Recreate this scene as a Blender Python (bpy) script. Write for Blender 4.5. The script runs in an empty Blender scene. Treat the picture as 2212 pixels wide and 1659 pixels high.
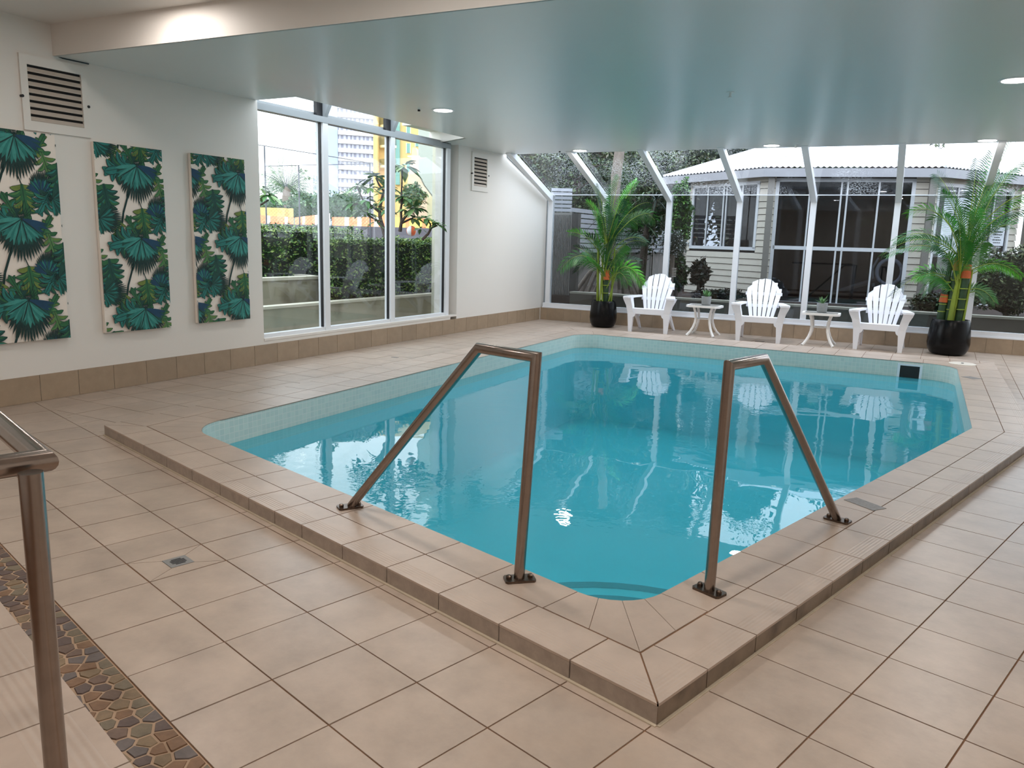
import bpy, math, random
import numpy as np
from mathutils import Vector, Matrix
random.seed(7)
rng = np.random.default_rng(7)
sin, cos, pi, tan = math.sin, math.cos, math.pi, math.tan
T = 0.35                      # one floor tile in metres; every coordinate below is in tiles
sc = bpy.context.scene

# ------------------------------------------------------------------ camera
FPX, PITCH, YAW, ROLL = 1694.14, 0.181697, 0.767559, 0.0282839
CAM = np.array([3.46375, -5.60531, 4.29922])
def cam_axes():
    cy, sy, cp, sp = cos(YAW), sin(YAW), cos(PITCH), sin(PITCH)
    f = np.array([-sy*cp, cy*cp, -sp]); r = np.array([cy, sy, 0.]); u = np.cross(r, f)
    c, s = cos(ROLL), sin(ROLL)
    return c*r+s*u, -s*r+c*u, f
CR, CU, CF = cam_axes()
cd = bpy.data.cameras.new('camera'); cam = bpy.data.objects.new('camera', cd)
sc.collection.objects.link(cam); sc.camera = cam
cd.sensor_fit = 'HORIZONTAL'; cd.sensor_width = 36; cd.lens = FPX*36/2212
cd.clip_start = 0.05; cd.clip_end = 600
m = Matrix([[CR[0], CU[0], -CF[0], CAM[0]*T], [CR[1], CU[1], -CF[1], CAM[1]*T], [CR[2], CU[2], -CF[2], CAM[2]*T], [0, 0, 0, 1]])
cam.matrix_world = m
def at(px, py, depth):
    """world point (tiles) seen at a pixel, at a distance measured along the view"""
    return CAM + (CF + CR*(px-1106)/FPX - CU*(py-829.5)/FPX)*depth
def on_plane(px, py, P, n):
    d = CF + CR*(px-1106)/FPX - CU*(py-829.5)/FPX
    return CAM + d*(np.dot(np.asarray(P)-CAM, n)/np.dot(d, n))

# ------------------------------------------------------------------ world, light, exposure
w = bpy.data.worlds.new('world'); sc.world = w; w.use_nodes = True
nt = w.node_tree; nt.nodes.clear()
wo = nt.nodes.new('ShaderNodeOutputWorld'); bg = nt.nodes.new('ShaderNodeBackground')
tc = nt.nodes.new('ShaderNodeTexCoord'); sx = nt.nodes.new('ShaderNodeSeparateXYZ'); cr = nt.nodes.new('ShaderNodeValToRGB')
nt.links.new(tc.outputs['Generated'], sx.inputs[0]); nt.links.new(sx.outputs['Z'], cr.inputs[0])
cr.color_ramp.elements[0].position = 0.0; cr.color_ramp.elements[0].color = (0.93, 0.965, 1.0, 1)
cr.color_ramp.elements[1].position = 0.9; cr.color_ramp.elements[1].color = (0.80, 0.90, 1.0, 1)
nt.links.new(cr.outputs[0], bg.inputs[0]); bg.inputs[1].default_value = 3.8
nt.links.new(bg.outputs[0], wo.inputs[0])
sc.view_settings.view_transform = 'Standard'; sc.view_settings.look = 'None'
sc.view_settings.exposure = 0.2; sc.view_settings.gamma = 1.0; sc.view_settings.use_curve_mapping = False
cy_ = sc.cycles
cy_.max_bounces = 8; cy_.diffuse_bounces = 4; cy_.glossy_bounces = 4; cy_.transmission_bounces = 4
cy_.transparent_max_bounces = 16; cy_.sample_clamp_indirect = 6.0; cy_.caustics_reflective = False; cy_.caustics_refractive = False
cy_.use_denoising = True
LAMP = 18.5          # watts of each ceiling downlight
LAMP_COL = (1.0, 0.93, 0.87)

# ------------------------------------------------------------------ frames
def frame(O, ex, ey):
    O, ex, ey = np.array(O, float), np.array(ex, float), np.array(ey, float)
    return lambda a, b, z: O + ex*a + ey*b + np.array([0, 0, z])
WF = frame((0, 0, 0), (1, 0, 0), (0, 1, 0))
aL, aB = 0.2696, 0.31115
L0 = np.array([-20.394, 7.36, 0]); eL = np.array([-sin(aL), cos(aL), 0]); nL = np.array([cos(aL), sin(aL), 0])
LF = frame(L0, eL, nL)                                   # left wall: t along it, off into the room
B0 = np.array([-25.76, 26.8, 0]); eB = np.array([cos(aB), sin(aB), 0]); nB = np.array([sin(aB), -cos(aB), 0])
BF = frame(B0, eB, nB)                                   # back wall: e along it, off into the room
ZC, ZU, ZW = 8.37, 9.09, -0.38                           # ceilings, water

# ------------------------------------------------------------------ mesh builder
ORG = {}
class M:
    def __init__(s): s.v = []; s.f = []; s.mi = []; s.uv = []; s.cur = 0
    def add(s, vs, fs, uvs=None):
        o = len(s.v); s.v.extend([tuple(map(float, p)) for p in vs])
        for k, f in enumerate(fs):
            s.f.append(tuple(o+i for i in f)); s.mi.append(s.cur)
            s.uv.append(uvs[k] if uvs else None)
        return s
    def box(s, fr, a0, a1, b0, b1, z0, z1):
        vs = [fr(a, b, z) for z in (z0, z1) for a, b in ((a0, b0), (a1, b0), (a1, b1), (a0, b1))]
        return s.add(vs, [(0, 3, 2, 1), (4, 5, 6, 7), (0, 1, 5, 4), (1, 2, 6, 5), (2, 3, 7, 6), (3, 0, 4, 7)])
    def prism(s, poly, z0, z1, uvf=None):
        n = len(poly)
        if n < 3: return s
        A = sum(poly[i][0]*poly[(i+1) % n][1]-poly[(i+1) % n][0]*poly[i][1] for i in range(n))
        if A < 0: poly = poly[::-1]
        vs = [(p[0], p[1], z0) for p in poly]+[(p[0], p[1], z1) for p in poly]
        fs = [tuple(range(n, 2*n)), tuple(range(n-1, -1, -1))]+[(i, (i+1) % n, n+(i+1) % n, n+i) for i in range(n)]
        uv = None
        if uvf:
            q = [uvf(p[0], p[1]) for p in poly]*2
            uv = [[q[i] for i in f] for f in fs]
        return s.add(vs, fs, uv)
    def fprism(s, fr, poly, axis, c0, c1):
        """outline extruded along a frame axis: 'b' outline is (a,z), 'a' outline is (b,z)"""
        n = len(poly)
        g = (lambda p, c: fr(p[0], c, p[1])) if axis == 'b' else (lambda p, c: fr(c, p[0], p[1]))
        vs = [g(p, c0) for p in poly]+[g(p, c1) for p in poly]
        return s.add(vs, [tuple(range(n)), tuple(range(2*n-1, n-1, -1))]+[(i, n+i, n+(i+1) % n, (i+1) % n) for i in range(n)])
    def tube(s, pts, r, n=8, cap=True, flat=1.0):
        pts = [np.array(p, float) for p in pts]; rs = r if hasattr(r, '__len__') else [r]*len(pts)
        N = len(pts); tan_ = []
        for i in range(N):
            a = pts[min(i+1, N-1)]-pts[i]; b = pts[i]-pts[max(i-1, 0)]
            a = a/(np.linalg.norm(a)+1e-9); b = b/(np.linalg.norm(b)+1e-9)
            t = a+b; tan_.append(t/(np.linalg.norm(t)+1e-9))
        up = np.array([0, 0, 1.]) if abs(tan_[0][2]) < .9 else np.array([1., 0, 0])
        x = np.cross(up, tan_[0]); x /= np.linalg.norm(x)
        vs = []
        for i in range(N):
            t = tan_[i]; x = x-t*np.dot(x, t); x /= np.linalg.norm(x); y = np.cross(t, x)
            k = 1.0
            if 0 < i < N-1:
                a = pts[i+1]-pts[i]; a /= np.linalg.norm(a); k = 1/max(.5, np.dot(a, t))
            if 0 < i < N-1 and k > 1.02:        # mitre a sharp bend
                a = pts[i+1]-pts[i]; b = pts[i]-pts[i-1]; bn = np.cross(a, b); bn /= np.linalg.norm(bn); inn = np.cross(bn, t)
                for j in range(n):
                    q = x*cos(2*pi*j/n)+y*sin(2*pi*j/n)*flat
                    q = q+inn*np.dot(q, inn)*(k-1); vs.append(pts[i]+q*rs[i])
            else:
                for j in range(n): vs.append(pts[i]+(x*cos(2*pi*j/n)+y*sin(2*pi*j/n)*flat)*rs[i])
        fs = [(i*n+j, i*n+(j+1) % n, (i+1)*n+(j+1) % n, (i+1)*n+j) for i in range(N-1) for j in range(n)]
        if cap: fs += [tuple(range(n-1, -1, -1)), tuple(range((N-1)*n, N*n))]
        return s.add(vs, fs)
    def lathe(s, c, prof, n=24):
        c = np.array(c, float); vs = []
        for r, z in prof:
            for j in range(n): vs.append(c+np.array([r*cos(2*pi*j/n), r*sin(2*pi*j/n), z]))
        k = len(prof)
        fs = [(i*n+j, i*n+(j+1) % n, (i+1)*n+(j+1) % n, (i+1)*n+j) for i in range(k-1) for j in range(n)]
        fs += [tuple(range(n-1, -1, -1)), tuple(range((k-1)*n, k*n))]
        return s.add(vs, fs)
    def build(s, name, mats, parent=None, smooth=False, local=False, kind=None, label=None, solid=0):
        me = bpy.data.meshes.new(name)
        v = np.array(s.v, float)
        if parent is not None and not local: v = v-ORG.get(parent.name, np.zeros(3))
        me.from_pydata((v*T).tolist(), [], s.f)
        for mt in (mats if isinstance(mats, (list, tuple)) else [mats]): me.materials.append(mt)
        if max(s.mi, default=0) > 0: me.polygons.foreach_set('material_index', s.mi)
        if any(u is not None for u in s.uv):
            lay = me.uv_layers.new(name='UVMap'); flat = []
            for f, u in zip(s.f, s.uv):
                for i in range(len(f)): flat += list(u[i]) if u is not None else [0, 0]
            lay.data.foreach_set('uv', flat)
        if smooth: me.polygons.foreach_set('use_smooth', [True]*len(me.polygons))
        me.update()
        o = bpy.data.objects.new(name, me); sc.collection.objects.link(o)
        if parent is not None:
            o.parent = parent; ORG[o.name] = ORG.get(parent.name, np.zeros(3))
        else: ORG[o.name] = np.zeros(3)
        if kind: o['kind'] = kind
        if label: o['label'] = label
        if smooth:
            md = o.modifiers.new('es', 'EDGE_SPLIT'); md.split_angle = math.radians(40)
        return o
def tag(o, label=None, cat=None, group=None, kind=None):
    if label: o['label'] = label
    if cat: o['category'] = cat
    if group: o['group'] = group
    if kind: o['kind'] = kind
    return o
def thing(name, label, cat, loc=(0, 0, 0), rot=0, group=None):
    o = bpy.data.objects.new(name, None); sc.collection.objects.link(o)
    o.location = [c*T for c in loc]; o.rotation_euler = (0, 0, rot); ORG[o.name] = np.array(loc, float)
    o.empty_display_size = .1
    return tag(o, label, cat, group)
def root(name, kind='structure'):
    o = bpy.data.objects.new(name, None); sc.collection.objects.link(o); o['kind'] = kind; ORG[o.name] = np.zeros(3)
    return o
def dup(r, loc, rot, label, group=None):
    c = r.copy(); sc.collection.objects.link(c); c.location = [x*T for x in loc]; c.rotation_euler = (0, 0, rot)
    c['label'] = label
    if group: c['group'] = group
    for ch in list(r.children):
        d = ch.copy(); sc.collection.objects.link(d); d.parent = c
        for g in list(ch.children):
            h = g.copy(); sc.collection.objects.link(h); h.parent = d
    return c

def clip(poly, p, n):
    """keep the side where (x-p).n >= 0"""
    out = []; k = len(poly)
    for i in range(k):
        a, b = poly[i], poly[(i+1) % k]
        da = (a[0]-p[0])*n[0]+(a[1]-p[1])*n[1]; db = (b[0]-p[0])*n[0]+(b[1]-p[1])*n[1]
        if da >= 0: out.append(a)
        if da*db < 0:
            t = da/(da-db); out.append((a[0]+(b[0]-a[0])*t, a[1]+(b[1]-a[1])*t))
    return out
def area(poly):
    n = len(poly); return abs(sum(poly[i][0]*poly[(i+1) % n][1]-poly[(i+1) % n][0]*poly[i][1] for i in range(n)))/2 if n > 2 else 0
def subtract(poly, conv):
    """poly minus a convex CCW polygon -> list of convex pieces"""
    out = []; rest = poly; k = len(conv)
    for i in range(k):
        a, b = conv[i], conv[(i+1) % k]
        n = (b[1]-a[1], a[0]-b[0])                      # outward
        q = clip(rest, a, n)
        if area(q) > 1e-3: out.append(q)
        rest = clip(rest, a, (-n[0], -n[1]))
        if area(rest) < 1e-4: break
    return out

# ------------------------------------------------------------------ materials
def srgb(r, g, b):
    f = lambda c: (c/255/12.92) if c/255 <= .04045 else ((c/255+.055)/1.055)**2.4
    return (f(r), f(g), f(b), 1)
def mat(name, col, rough=.5, metal=0, spec=.5, noise=None, bump=None, rand=0, coat=0, grooves=False, wear=None):
    """noise=(scale, amount[, stretch]) value mottling; bump=(scale, strength); rand=value variation per object"""
    mt = bpy.data.materials.new(name); mt.use_nodes = True; N = mt.node_tree.nodes; Lk = mt.node_tree.links
    b = N['Principled BSDF']; b.inputs['Roughness'].default_value = rough; b.inputs['Metallic'].default_value = metal
    b.inputs['Specular IOR Level'].default_value = spec; b.inputs['Base Color'].default_value = col
    b.inputs['Coat Weight'].default_value = coat
    mt.diffuse_color = col
    g = N.new('ShaderNodeNewGeometry')
    csock = None
    if noise or rand:
        hv = N.new('ShaderNodeHueSaturation'); hv.inputs['Color'].default_value = col; val = None
        if noise:
            mp = N.new('ShaderNodeMapping'); Lk.new(g.outputs['Position'], mp.inputs[0])
            if len(noise) > 2: mp.inputs['Scale'].default_value = noise[2]
            nz = N.new('ShaderNodeTexNoise'); nz.inputs['Scale'].default_value = noise[0]; nz.inputs['Detail'].default_value = 6; nz.inputs['Roughness'].default_value = .65
            Lk.new(mp.outputs[0], nz.inputs[0])
            mr = N.new('ShaderNodeMapRange'); mr.inputs['From Min'].default_value = .25; mr.inputs['From Max'].default_value = .75
            mr.inputs['To Min'].default_value = 1-noise[1]; mr.inputs['To Max'].default_value = 1+noise[1]
            Lk.new(nz.outputs['Fac'], mr.inputs[0]); val = mr.outputs[0]
        if rand:
            oi = N.new('ShaderNodeObjectInfo'); m2 = N.new('ShaderNodeMapRange'); m2.inputs['To Min'].default_value = 1-rand; m2.inputs['To Max'].default_value = 1+rand
            Lk.new(oi.outputs['Random'], m2.inputs[0])
            if val is not None:
                mu = N.new('ShaderNodeMath'); mu.operation = 'MULTIPLY'; Lk.new(val, mu.inputs[0]); Lk.new(m2.outputs[0], mu.inputs[1]); val = mu.outputs[0]
            else: val = m2.outputs[0]
        Lk.new(val, hv.inputs['Value']); csock = hv.outputs[0]
    if wear:                                            # (scale, colour, threshold)
        nz = N.new('ShaderNodeTexNoise'); nz.inputs['Scale'].default_value = wear[0]; nz.inputs['Detail'].default_value = 5
        Lk.new(g.outputs['Position'], nz.inputs[0])
        mr = N.new('ShaderNodeMapRange'); mr.inputs['From Min'].default_value = wear[2]; mr.inputs['From Max'].default_value = wear[2]+.2
        Lk.new(nz.outputs['Fac'], mr.inputs[0])
        mx = N.new('ShaderNodeMix'); mx.data_type = 'RGBA'; Lk.new(mr.outputs[0], mx.inputs['Factor'])
        if csock is not None: Lk.new(csock, mx.inputs['A'])
        else: mx.inputs['A'].default_value = col
        mx.inputs['B'].default_value = wear[1]; csock = mx.outputs['Result']
    if csock is not None: Lk.new(csock, b.inputs['Base Color'])
    if bump or grooves:
        bp = N.new('ShaderNodeBump'); bp.inputs['Distance'].default_value = .004; hs = None
        if bump:
            nz = N.new('ShaderNodeTexNoise'); nz.inputs['Scale'].default_value = bump[0]; nz.inputs['Detail'].default_value = 4
            Lk.new(g.outputs['Position'], nz.inputs[0]); hs = nz.outputs['Fac']; bp.inputs['Strength'].default_value = bump[1]
        if grooves:                                     # fine anti-slip grooves parallel to the nosing, v = distance from the edge
            uv = N.new('ShaderNodeUVMap'); s2 = N.new('ShaderNodeSeparateXYZ'); Lk.new(uv.outputs[0], s2.inputs[0])
            a = N.new('ShaderNodeMath'); a.operation = 'MULTIPLY'; a.inputs[1].default_value = 2*pi/.045; Lk.new(s2.outputs['Y'], a.inputs[0])
            c = N.new('ShaderNodeMath'); c.operation = 'COSINE'; Lk.new(a.outputs[0], c.inputs[0])
            l1 = N.new('ShaderNodeMath'); l1.operation = 'LESS_THAN'; l1.inputs[1].default_value = .27; Lk.new(s2.outputs['Y'], l1.inputs[0])
            l2 = N.new('ShaderNodeMath'); l2.operation = 'GREATER_THAN'; l2.inputs[1].default_value = .045; Lk.new(s2.outputs['Y'], l2.inputs[0])
            q = N.new('ShaderNodeMath'); q.operation = 'MULTIPLY'; Lk.new(l1.outputs[0], q.inputs[0]); Lk.new(l2.outputs[0], q.inputs[1])
            q2 = N.new('ShaderNodeMath'); q2.operation = 'MULTIPLY'; Lk.new(q.outputs[0], q2.inputs[0]); Lk.new(c.outputs[0], q2.inputs[1])
            hs = q2.outputs[0]; bp.inputs['Strength'].default_value = .35; bp.inputs['Distance'].default_value = .0012
        Lk.new(hs, bp.inputs['Height']); Lk.new(bp.outputs[0], b.inputs['Normal'])
    return mt
def fresnel(N, Lk, ior, normal=None):
    """Fresnel factor that is the same from either side of a thin sheet"""
    g = N.new('ShaderNodeNewGeometry'); mr = N.new('ShaderNodeMapRange'); mr.inputs['To Min'].default_value = ior; mr.inputs['To Max'].default_value = 1/ior
    Lk.new(g.outputs['Backfacing'], mr.inputs[0]); fr = N.new('ShaderNodeFresnel'); Lk.new(mr.outputs[0], fr.inputs['IOR'])
    if normal: Lk.new(normal, fr.inputs['Normal'])
    return fr
def glass_mat(name, tint, rough=.0, dirt=0, refl=1.0):
    """a window pane: transparent with a Fresnel reflection, optionally speckled with dried water marks"""
    mt = bpy.data.materials.new(name); mt.use_nodes = True; N = mt.node_tree.nodes; Lk = mt.node_tree.links; N.clear()
    out = N.new('ShaderNodeOutputMaterial'); tr = N.new('ShaderNodeBsdfTransparent'); tr.inputs[0].default_value = tint
    gl = N.new('ShaderNodeBsdfGlossy'); gl.inputs['Roughness'].default_value = rough
    fr = fresnel(N, Lk, 1.5)
    mu = N.new('ShaderNodeMath'); mu.operation = 'MULTIPLY'; mu.inputs[1].default_value = refl; Lk.new(fr.outputs[0], mu.inputs[0])
    mx = N.new('ShaderNodeMixShader'); Lk.new(mu.outputs[0], mx.inputs[0]); Lk.new(tr.outputs[0], mx.inputs[1]); Lk.new(gl.outputs[0], mx.inputs[2])
    last = mx
    if dirt:
        g = N.new('ShaderNodeNewGeometry')
        nz = N.new('ShaderNodeTexNoise'); nz.inputs['Scale'].default_value = .9; nz.inputs['Detail'].default_value = 3; Lk.new(g.outputs['Position'], nz.inputs[0])
        nf = N.new('ShaderNodeTexNoise'); nf.inputs['Scale'].default_value = 45; nf.inputs['Detail'].default_value = 2; Lk.new(g.outputs['Position'], nf.inputs[0])
        r1 = N.new('ShaderNodeMapRange'); r1.inputs['From Min'].default_value = .45; r1.inputs['From Max'].default_value = .65; Lk.new(nz.outputs['Fac'], r1.inputs[0])
        r2 = N.new('ShaderNodeMapRange'); r2.inputs['From Min'].default_value = .5; r2.inputs['From Max'].default_value = .6; Lk.new(nf.outputs['Fac'], r2.inputs[0])
        mm = N.new('ShaderNodeMath'); mm.operation = 'MULTIPLY'; Lk.new(r1.outputs[0], mm.inputs[0]); Lk.new(r2.outputs[0], mm.inputs[1])
        m3 = N.new('ShaderNodeMath'); m3.operation = 'MULTIPLY_ADD'; m3.inputs[1].default_value = dirt; m3.inputs[2].default_value = .0; Lk.new(mm.outputs[0], m3.inputs[0])
        tl = N.new('ShaderNodeBsdfTranslucent'); tl.inputs[0].default_value = (.8, .85, .9, 1)
        m4 = N.new('ShaderNodeMixShader'); Lk.new(m3.outputs[0], m4.inputs[0]); Lk.new(mx.outputs[0], m4.inputs[1]); Lk.new(tl.outputs[0], m4.inputs[2]); last = m4
    Lk.new(last.outputs[0], out.inputs[0]); mt.diffuse_color = tint
    return mt
def emit(name, col, st):
    mt = bpy.data.materials.new(name); mt.use_nodes = True; N = mt.node_tree.nodes; N.clear()
    o = N.new('ShaderNodeOutputMaterial'); e = N.new('ShaderNodeEmission'); e.inputs[0].default_value = col; e.inputs[1].default_value = st
    mt.node_tree.links.new(e.outputs[0], o.inputs[0]); return mt

ST = (.5, 2.2, 1)
m_tile = mat('beige_floor_tile', srgb(173, 156, 142), .33, noise=(4.2, .19), rand=.035, bump=(60, .06), wear=(1.1, srgb(160, 140, 122), .56))
m_cope = mat('beige_coping_tile', srgb(176, 158, 144), .38, noise=(4, .15), rand=.03, bump=(60, .06))
m_nose = mat('beige_nosing_tile', srgb(178, 160, 146), .38, noise=(4, .15), rand=.03, grooves=True)
m_riser = mat('riser_tile', srgb(160, 146, 134), .4, noise=(14, .22), rand=.06)
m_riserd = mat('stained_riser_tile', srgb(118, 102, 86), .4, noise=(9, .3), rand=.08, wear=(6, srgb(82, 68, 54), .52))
m_grout = mat('floor_grout', srgb(122, 88, 62), .85, noise=(2.0, .3))
m_grout2 = mat('wall_grout', srgb(170, 155, 135), .85)
m_base = mat('skirting_tile', srgb(158, 138, 116), .32, noise=(9, .1), rand=.06)
m_wall = mat('white_wall_paint', srgb(226, 222, 216), .55, noise=(.8, .015), bump=(40, .03))
m_ceil = mat('ceiling_gloss_paint', srgb(222, 226, 224), .28, spec=.55, noise=(.7, .012))
m_ceil2 = mat('upper_ceiling_paint', srgb(228, 222, 216), .5)
m_alu = mat('white_aluminium', srgb(226, 228, 232), .35, spec=.5)
m_alud = mat('grey_aluminium', srgb(150, 156, 160), .38)
m_black = mat('black_seal', srgb(18, 19, 24), .5)
m_steel = mat('brushed_stainless_steel', srgb(150, 138, 130), .22, metal=1, noise=(30, .1))
m_steeld = mat('tarnished_steel_plate', srgb(104, 90, 80), .35, metal=1, noise=(40, .35))
m_white = mat('white_resin', srgb(238, 240, 248), .38)
m_whitem = mat('white_powder_coat', srgb(236, 234, 232), .4)
m_pot = mat('black_glazed_pot', srgb(4, 4, 6), .25, spec=.25, wear=(4.5, srgb(60, 58, 56), .70))
m_soil = mat('potting_soil', srgb(42, 32, 26), .95, noise=(20, .4))
m_conc = mat('grey_concrete_pot', srgb(150, 152, 152), .8, noise=(30, .1))
m_louv = mat('vent_louvre', srgb(196, 184, 172), .5, noise=(20, .06))
m_dark = mat('dark_void', srgb(20, 18, 18), .9)
m_glass = glass_mat('clear_window_glass', (.93, .95, .95, 1))
m_tint = glass_mat('grey_tinted_glass', (.69, .72, .74, 1))
m_roofg = glass_mat('sloped_tinted_glass', (.78, .82, .88, 1), dirt=.2)
m_tglass = glass_mat('table_glass', (.55, .62, .64, 1), refl=1.5)
m_hglass = glass_mat('house_window_glass', (.60, .62, .66, 1), refl=.8)
m_grate = mat('drain_metal', srgb(150, 148, 146), .4, metal=.5)
m_cover = mat('cover_plastic', srgb(206, 198, 186), .5)

def pool_tile_mat():
    mt = mat('pool_mosaic_tile', srgb(196, 208, 200), .25, rand=0); N = mt.node_tree.nodes; Lk = mt.node_tree.links
    uv = N.new('ShaderNodeUVMap'); br = N.new('ShaderNodeTexBrick'); br.offset = 0; br.inputs['Scale'].default_value = 1
    br.inputs['Brick Width'].default_value = .14; br.inputs['Row Height'].default_value = .14; br.inputs['Mortar Size'].default_value = .008
    br.inputs['Color1'].default_value = srgb(214, 226, 218); br.inputs['Color2'].default_value = srgb(204, 218, 212); br.inputs['Mortar'].default_value = srgb(226, 230, 224)
    Lk.new(uv.outputs[0], br.inputs[0]); Lk.new(br.outputs['Color'], N['Principled BSDF'].inputs['Base Color'])
    return mt
m_mosaic = pool_tile_mat()
m_plaster = mat('turquoise_pool_lining', srgb(132, 226, 238), .6, noise=(1.5, .03))
m_pstep = mat('teal_step_edge_tile', srgb(30, 92, 104), .3)
def water_mat():
    mt = bpy.data.materials.new('pool_water'); mt.use_nodes = True; N = mt.node_tree.nodes; Lk = mt.node_tree.links; N.clear()
    out = N.new('ShaderNodeOutputMaterial')
    tr = N.new('ShaderNodeBsdfTransparent'); tr.inputs[0].default_value = (.48, .90, .96, 1)
    df = N.new('ShaderNodeBsdfDiffuse'); df.inputs[0].default_value = (.08, .52, .66, 1)     # faint haze of the water itself
    m1 = N.new('ShaderNodeMixShader'); m1.inputs[0].default_value = .38; Lk.new(tr.outputs[0], m1.inputs[1]); Lk.new(df.outputs[0], m1.inputs[2])
    g = N.new('ShaderNodeNewGeometry')
    n1 = N.new('ShaderNodeTexNoise'); n1.inputs['Scale'].default_value = 2.2; n1.inputs['Detail'].default_value = 1.5; Lk.new(g.outputs['Position'], n1.inputs[0])
    n2 = N.new('ShaderNodeTexNoise'); n2.inputs['Scale'].default_value = 11; n2.inputs['Detail'].default_value = 2; Lk.new(g.outputs['Position'], n2.inputs[0])
    n3 = N.new('ShaderNodeTexNoise'); n3.inputs['Scale'].default_value = .55; n3.inputs['Detail'].default_value = 1; Lk.new(g.outputs['Position'], n3.inputs[0])
    r3 = N.new('ShaderNodeMapRange'); r3.inputs['From Min'].default_value = .45; r3.inputs['From Max'].default_value = .62; r3.inputs['To Max'].default_value = .5; Lk.new(n3.outputs['Fac'], r3.inputs[0])
    mm = N.new('ShaderNodeMath'); mm.operation = 'MULTIPLY'; Lk.new(n2.outputs['Fac'], mm.inputs[0]); Lk.new(r3.outputs[0], mm.inputs[1])
    ad = N.new('ShaderNodeMath'); ad.operation = 'ADD'; Lk.new(n1.outputs['Fac'], ad.inputs[0]); Lk.new(mm.outputs[0], ad.inputs[1])
    bp = N.new('ShaderNodeBump'); bp.inputs['Strength'].default_value = 1.0; bp.inputs['Distance'].default_value = .0032; Lk.new(ad.outputs[0], bp.inputs['Height'])
    gl = N.new('ShaderNodeBsdfGlossy'); gl.inputs['Roughness'].default_value = .0; Lk.new(bp.outputs[0], gl.inputs['Normal'])
    fr = fresnel(N, Lk, 1.34, bp.outputs[0])
    mx = N.new('ShaderNodeMixShader'); Lk.new(fr.outputs[0], mx.inputs[0]); Lk.new(m1.outputs[0], mx.inputs[1]); Lk.new(gl.outputs[0], mx.inputs[2])
    Lk.new(mx.outputs[0], out.inputs[0]); return mt
m_water = water_mat()

# ================================================================== POOL GEOMETRY (plan, CCW)
P = [(-1.27, 1.25), (-1.27, 15.04), (-4.6, 26.15), (-19.0, 22.05), (-12.58, 1.25)]
PR = [.7, .06, 1.1, 1.1, 1.15]              # corner radii
PW = [1.27, 1.30, 2.2, 1.60, 1.25]          # coping width of the edge i -> i+1
NP = 5
def unit(a, b): d = np.array(b)-np.array(a); return d/np.linalg.norm(d)
ED = [unit(P[i], P[(i+1) % NP]) for i in range(NP)]
EN = [np.array([d[1], -d[0]]) for d in ED]  # outward
def line_x(p, d, q, e):
    A = np.array([[d[0], -e[0]], [d[1], -e[1]]]); s = np.linalg.solve(A, np.array(q)-np.array(p)); return np.array(p)+np.array(d)*s[0]
CO = []                                     # outer coping corners
for i in range(NP):
    j = (i-1) % NP
    CO.append(line_x(np.array(P[j])+EN[j]*PW[j], ED[j], np.array(P[i])+EN[i]*PW[i], ED[i]))
CO = [tuple(c) for c in CO]
def fillet(i, n=8):
    p = np.array(P[i]); d1 = -ED[(i-1) % NP]; d2 = ED[i]
    th = math.acos(np.clip(np.dot(d1, d2), -1, 1)); r = PR[i]; tl = r/tan(th/2)
    bis = (d1+d2)/np.linalg.norm(d1+d2); c = p+bis*r/sin(th/2)
    a = p+d1*tl; b = p+d2*tl
    a0 = math.atan2(*(a-c)[::-1]); a1 = math.atan2(*(b-c)[::-1])
    da = (a1-a0+pi) % (2*pi)-pi
    return [tuple(c+r*np.array([cos(a0+da*k/n), sin(a0+da*k/n)])) for k in range(n+1)], tl
FIL = [fillet(i) for i in range(NP)]
INNER = [q for i in range(NP) for q in FIL[i][0]]

# ================================================================== FLOOR
G = .0085                                    # half joint
XL = [-8.57, -7.6, -6.80, -6.04, -5.02, -4.04, -3.04, -2.04, -1.04, -.04, 1.03]
xl = XL[0]
while xl > -24: xl -= 1.06; XL.insert(0, xl)
xl = XL[-1]
while xl < 9: xl += 1.0; XL.append(xl)
YL = [-3.125, -2.13, -1.13, -.135]
yl = -.135
YLr = [k-.142 for k in range(-2, 42)]
WP_L = (tuple(L0[:2]), tuple(nL[:2])); WP_B = (tuple(B0[:2]), tuple(nB[:2]))
def room_clip(q):
    q = clip(q, *WP_L)
    if q: q = clip(q, *WP_B)
    if q: q = clip(q, (9, 0), (-1, 0))
    return q
CO_g = [tuple(np.array(c)+0*np.array(c)) for c in CO]
DR = (-6.42, -1.63)                          # drain centre
def inview(c):
    d = np.array([c[0], c[1], 0])-CAM; z = np.dot(d, CF)
    if z < .5: return False
    x = 1106+FPX*np.dot(d, CR)/z; y = 829.5-FPX*np.dot(d, CU)/z
    return -120 < x < 2330 and y < 1800
cells = []
def add_cells(quad, region):
    q = quad
    for (p, n) in region:
        q = clip(q, p, n)
        if area(q) < 1e-3: return
    q = room_clip(q)
    if area(q) < 2e-3: return
    ps = subtract(q, CO)
    ps = [p for p in ps if area(p) > 2e-3]
    if ps: cells.append(ps)
ylist = sorted(set([-3.125, -2.13, -1.13, -.135, 0.0]))
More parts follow.
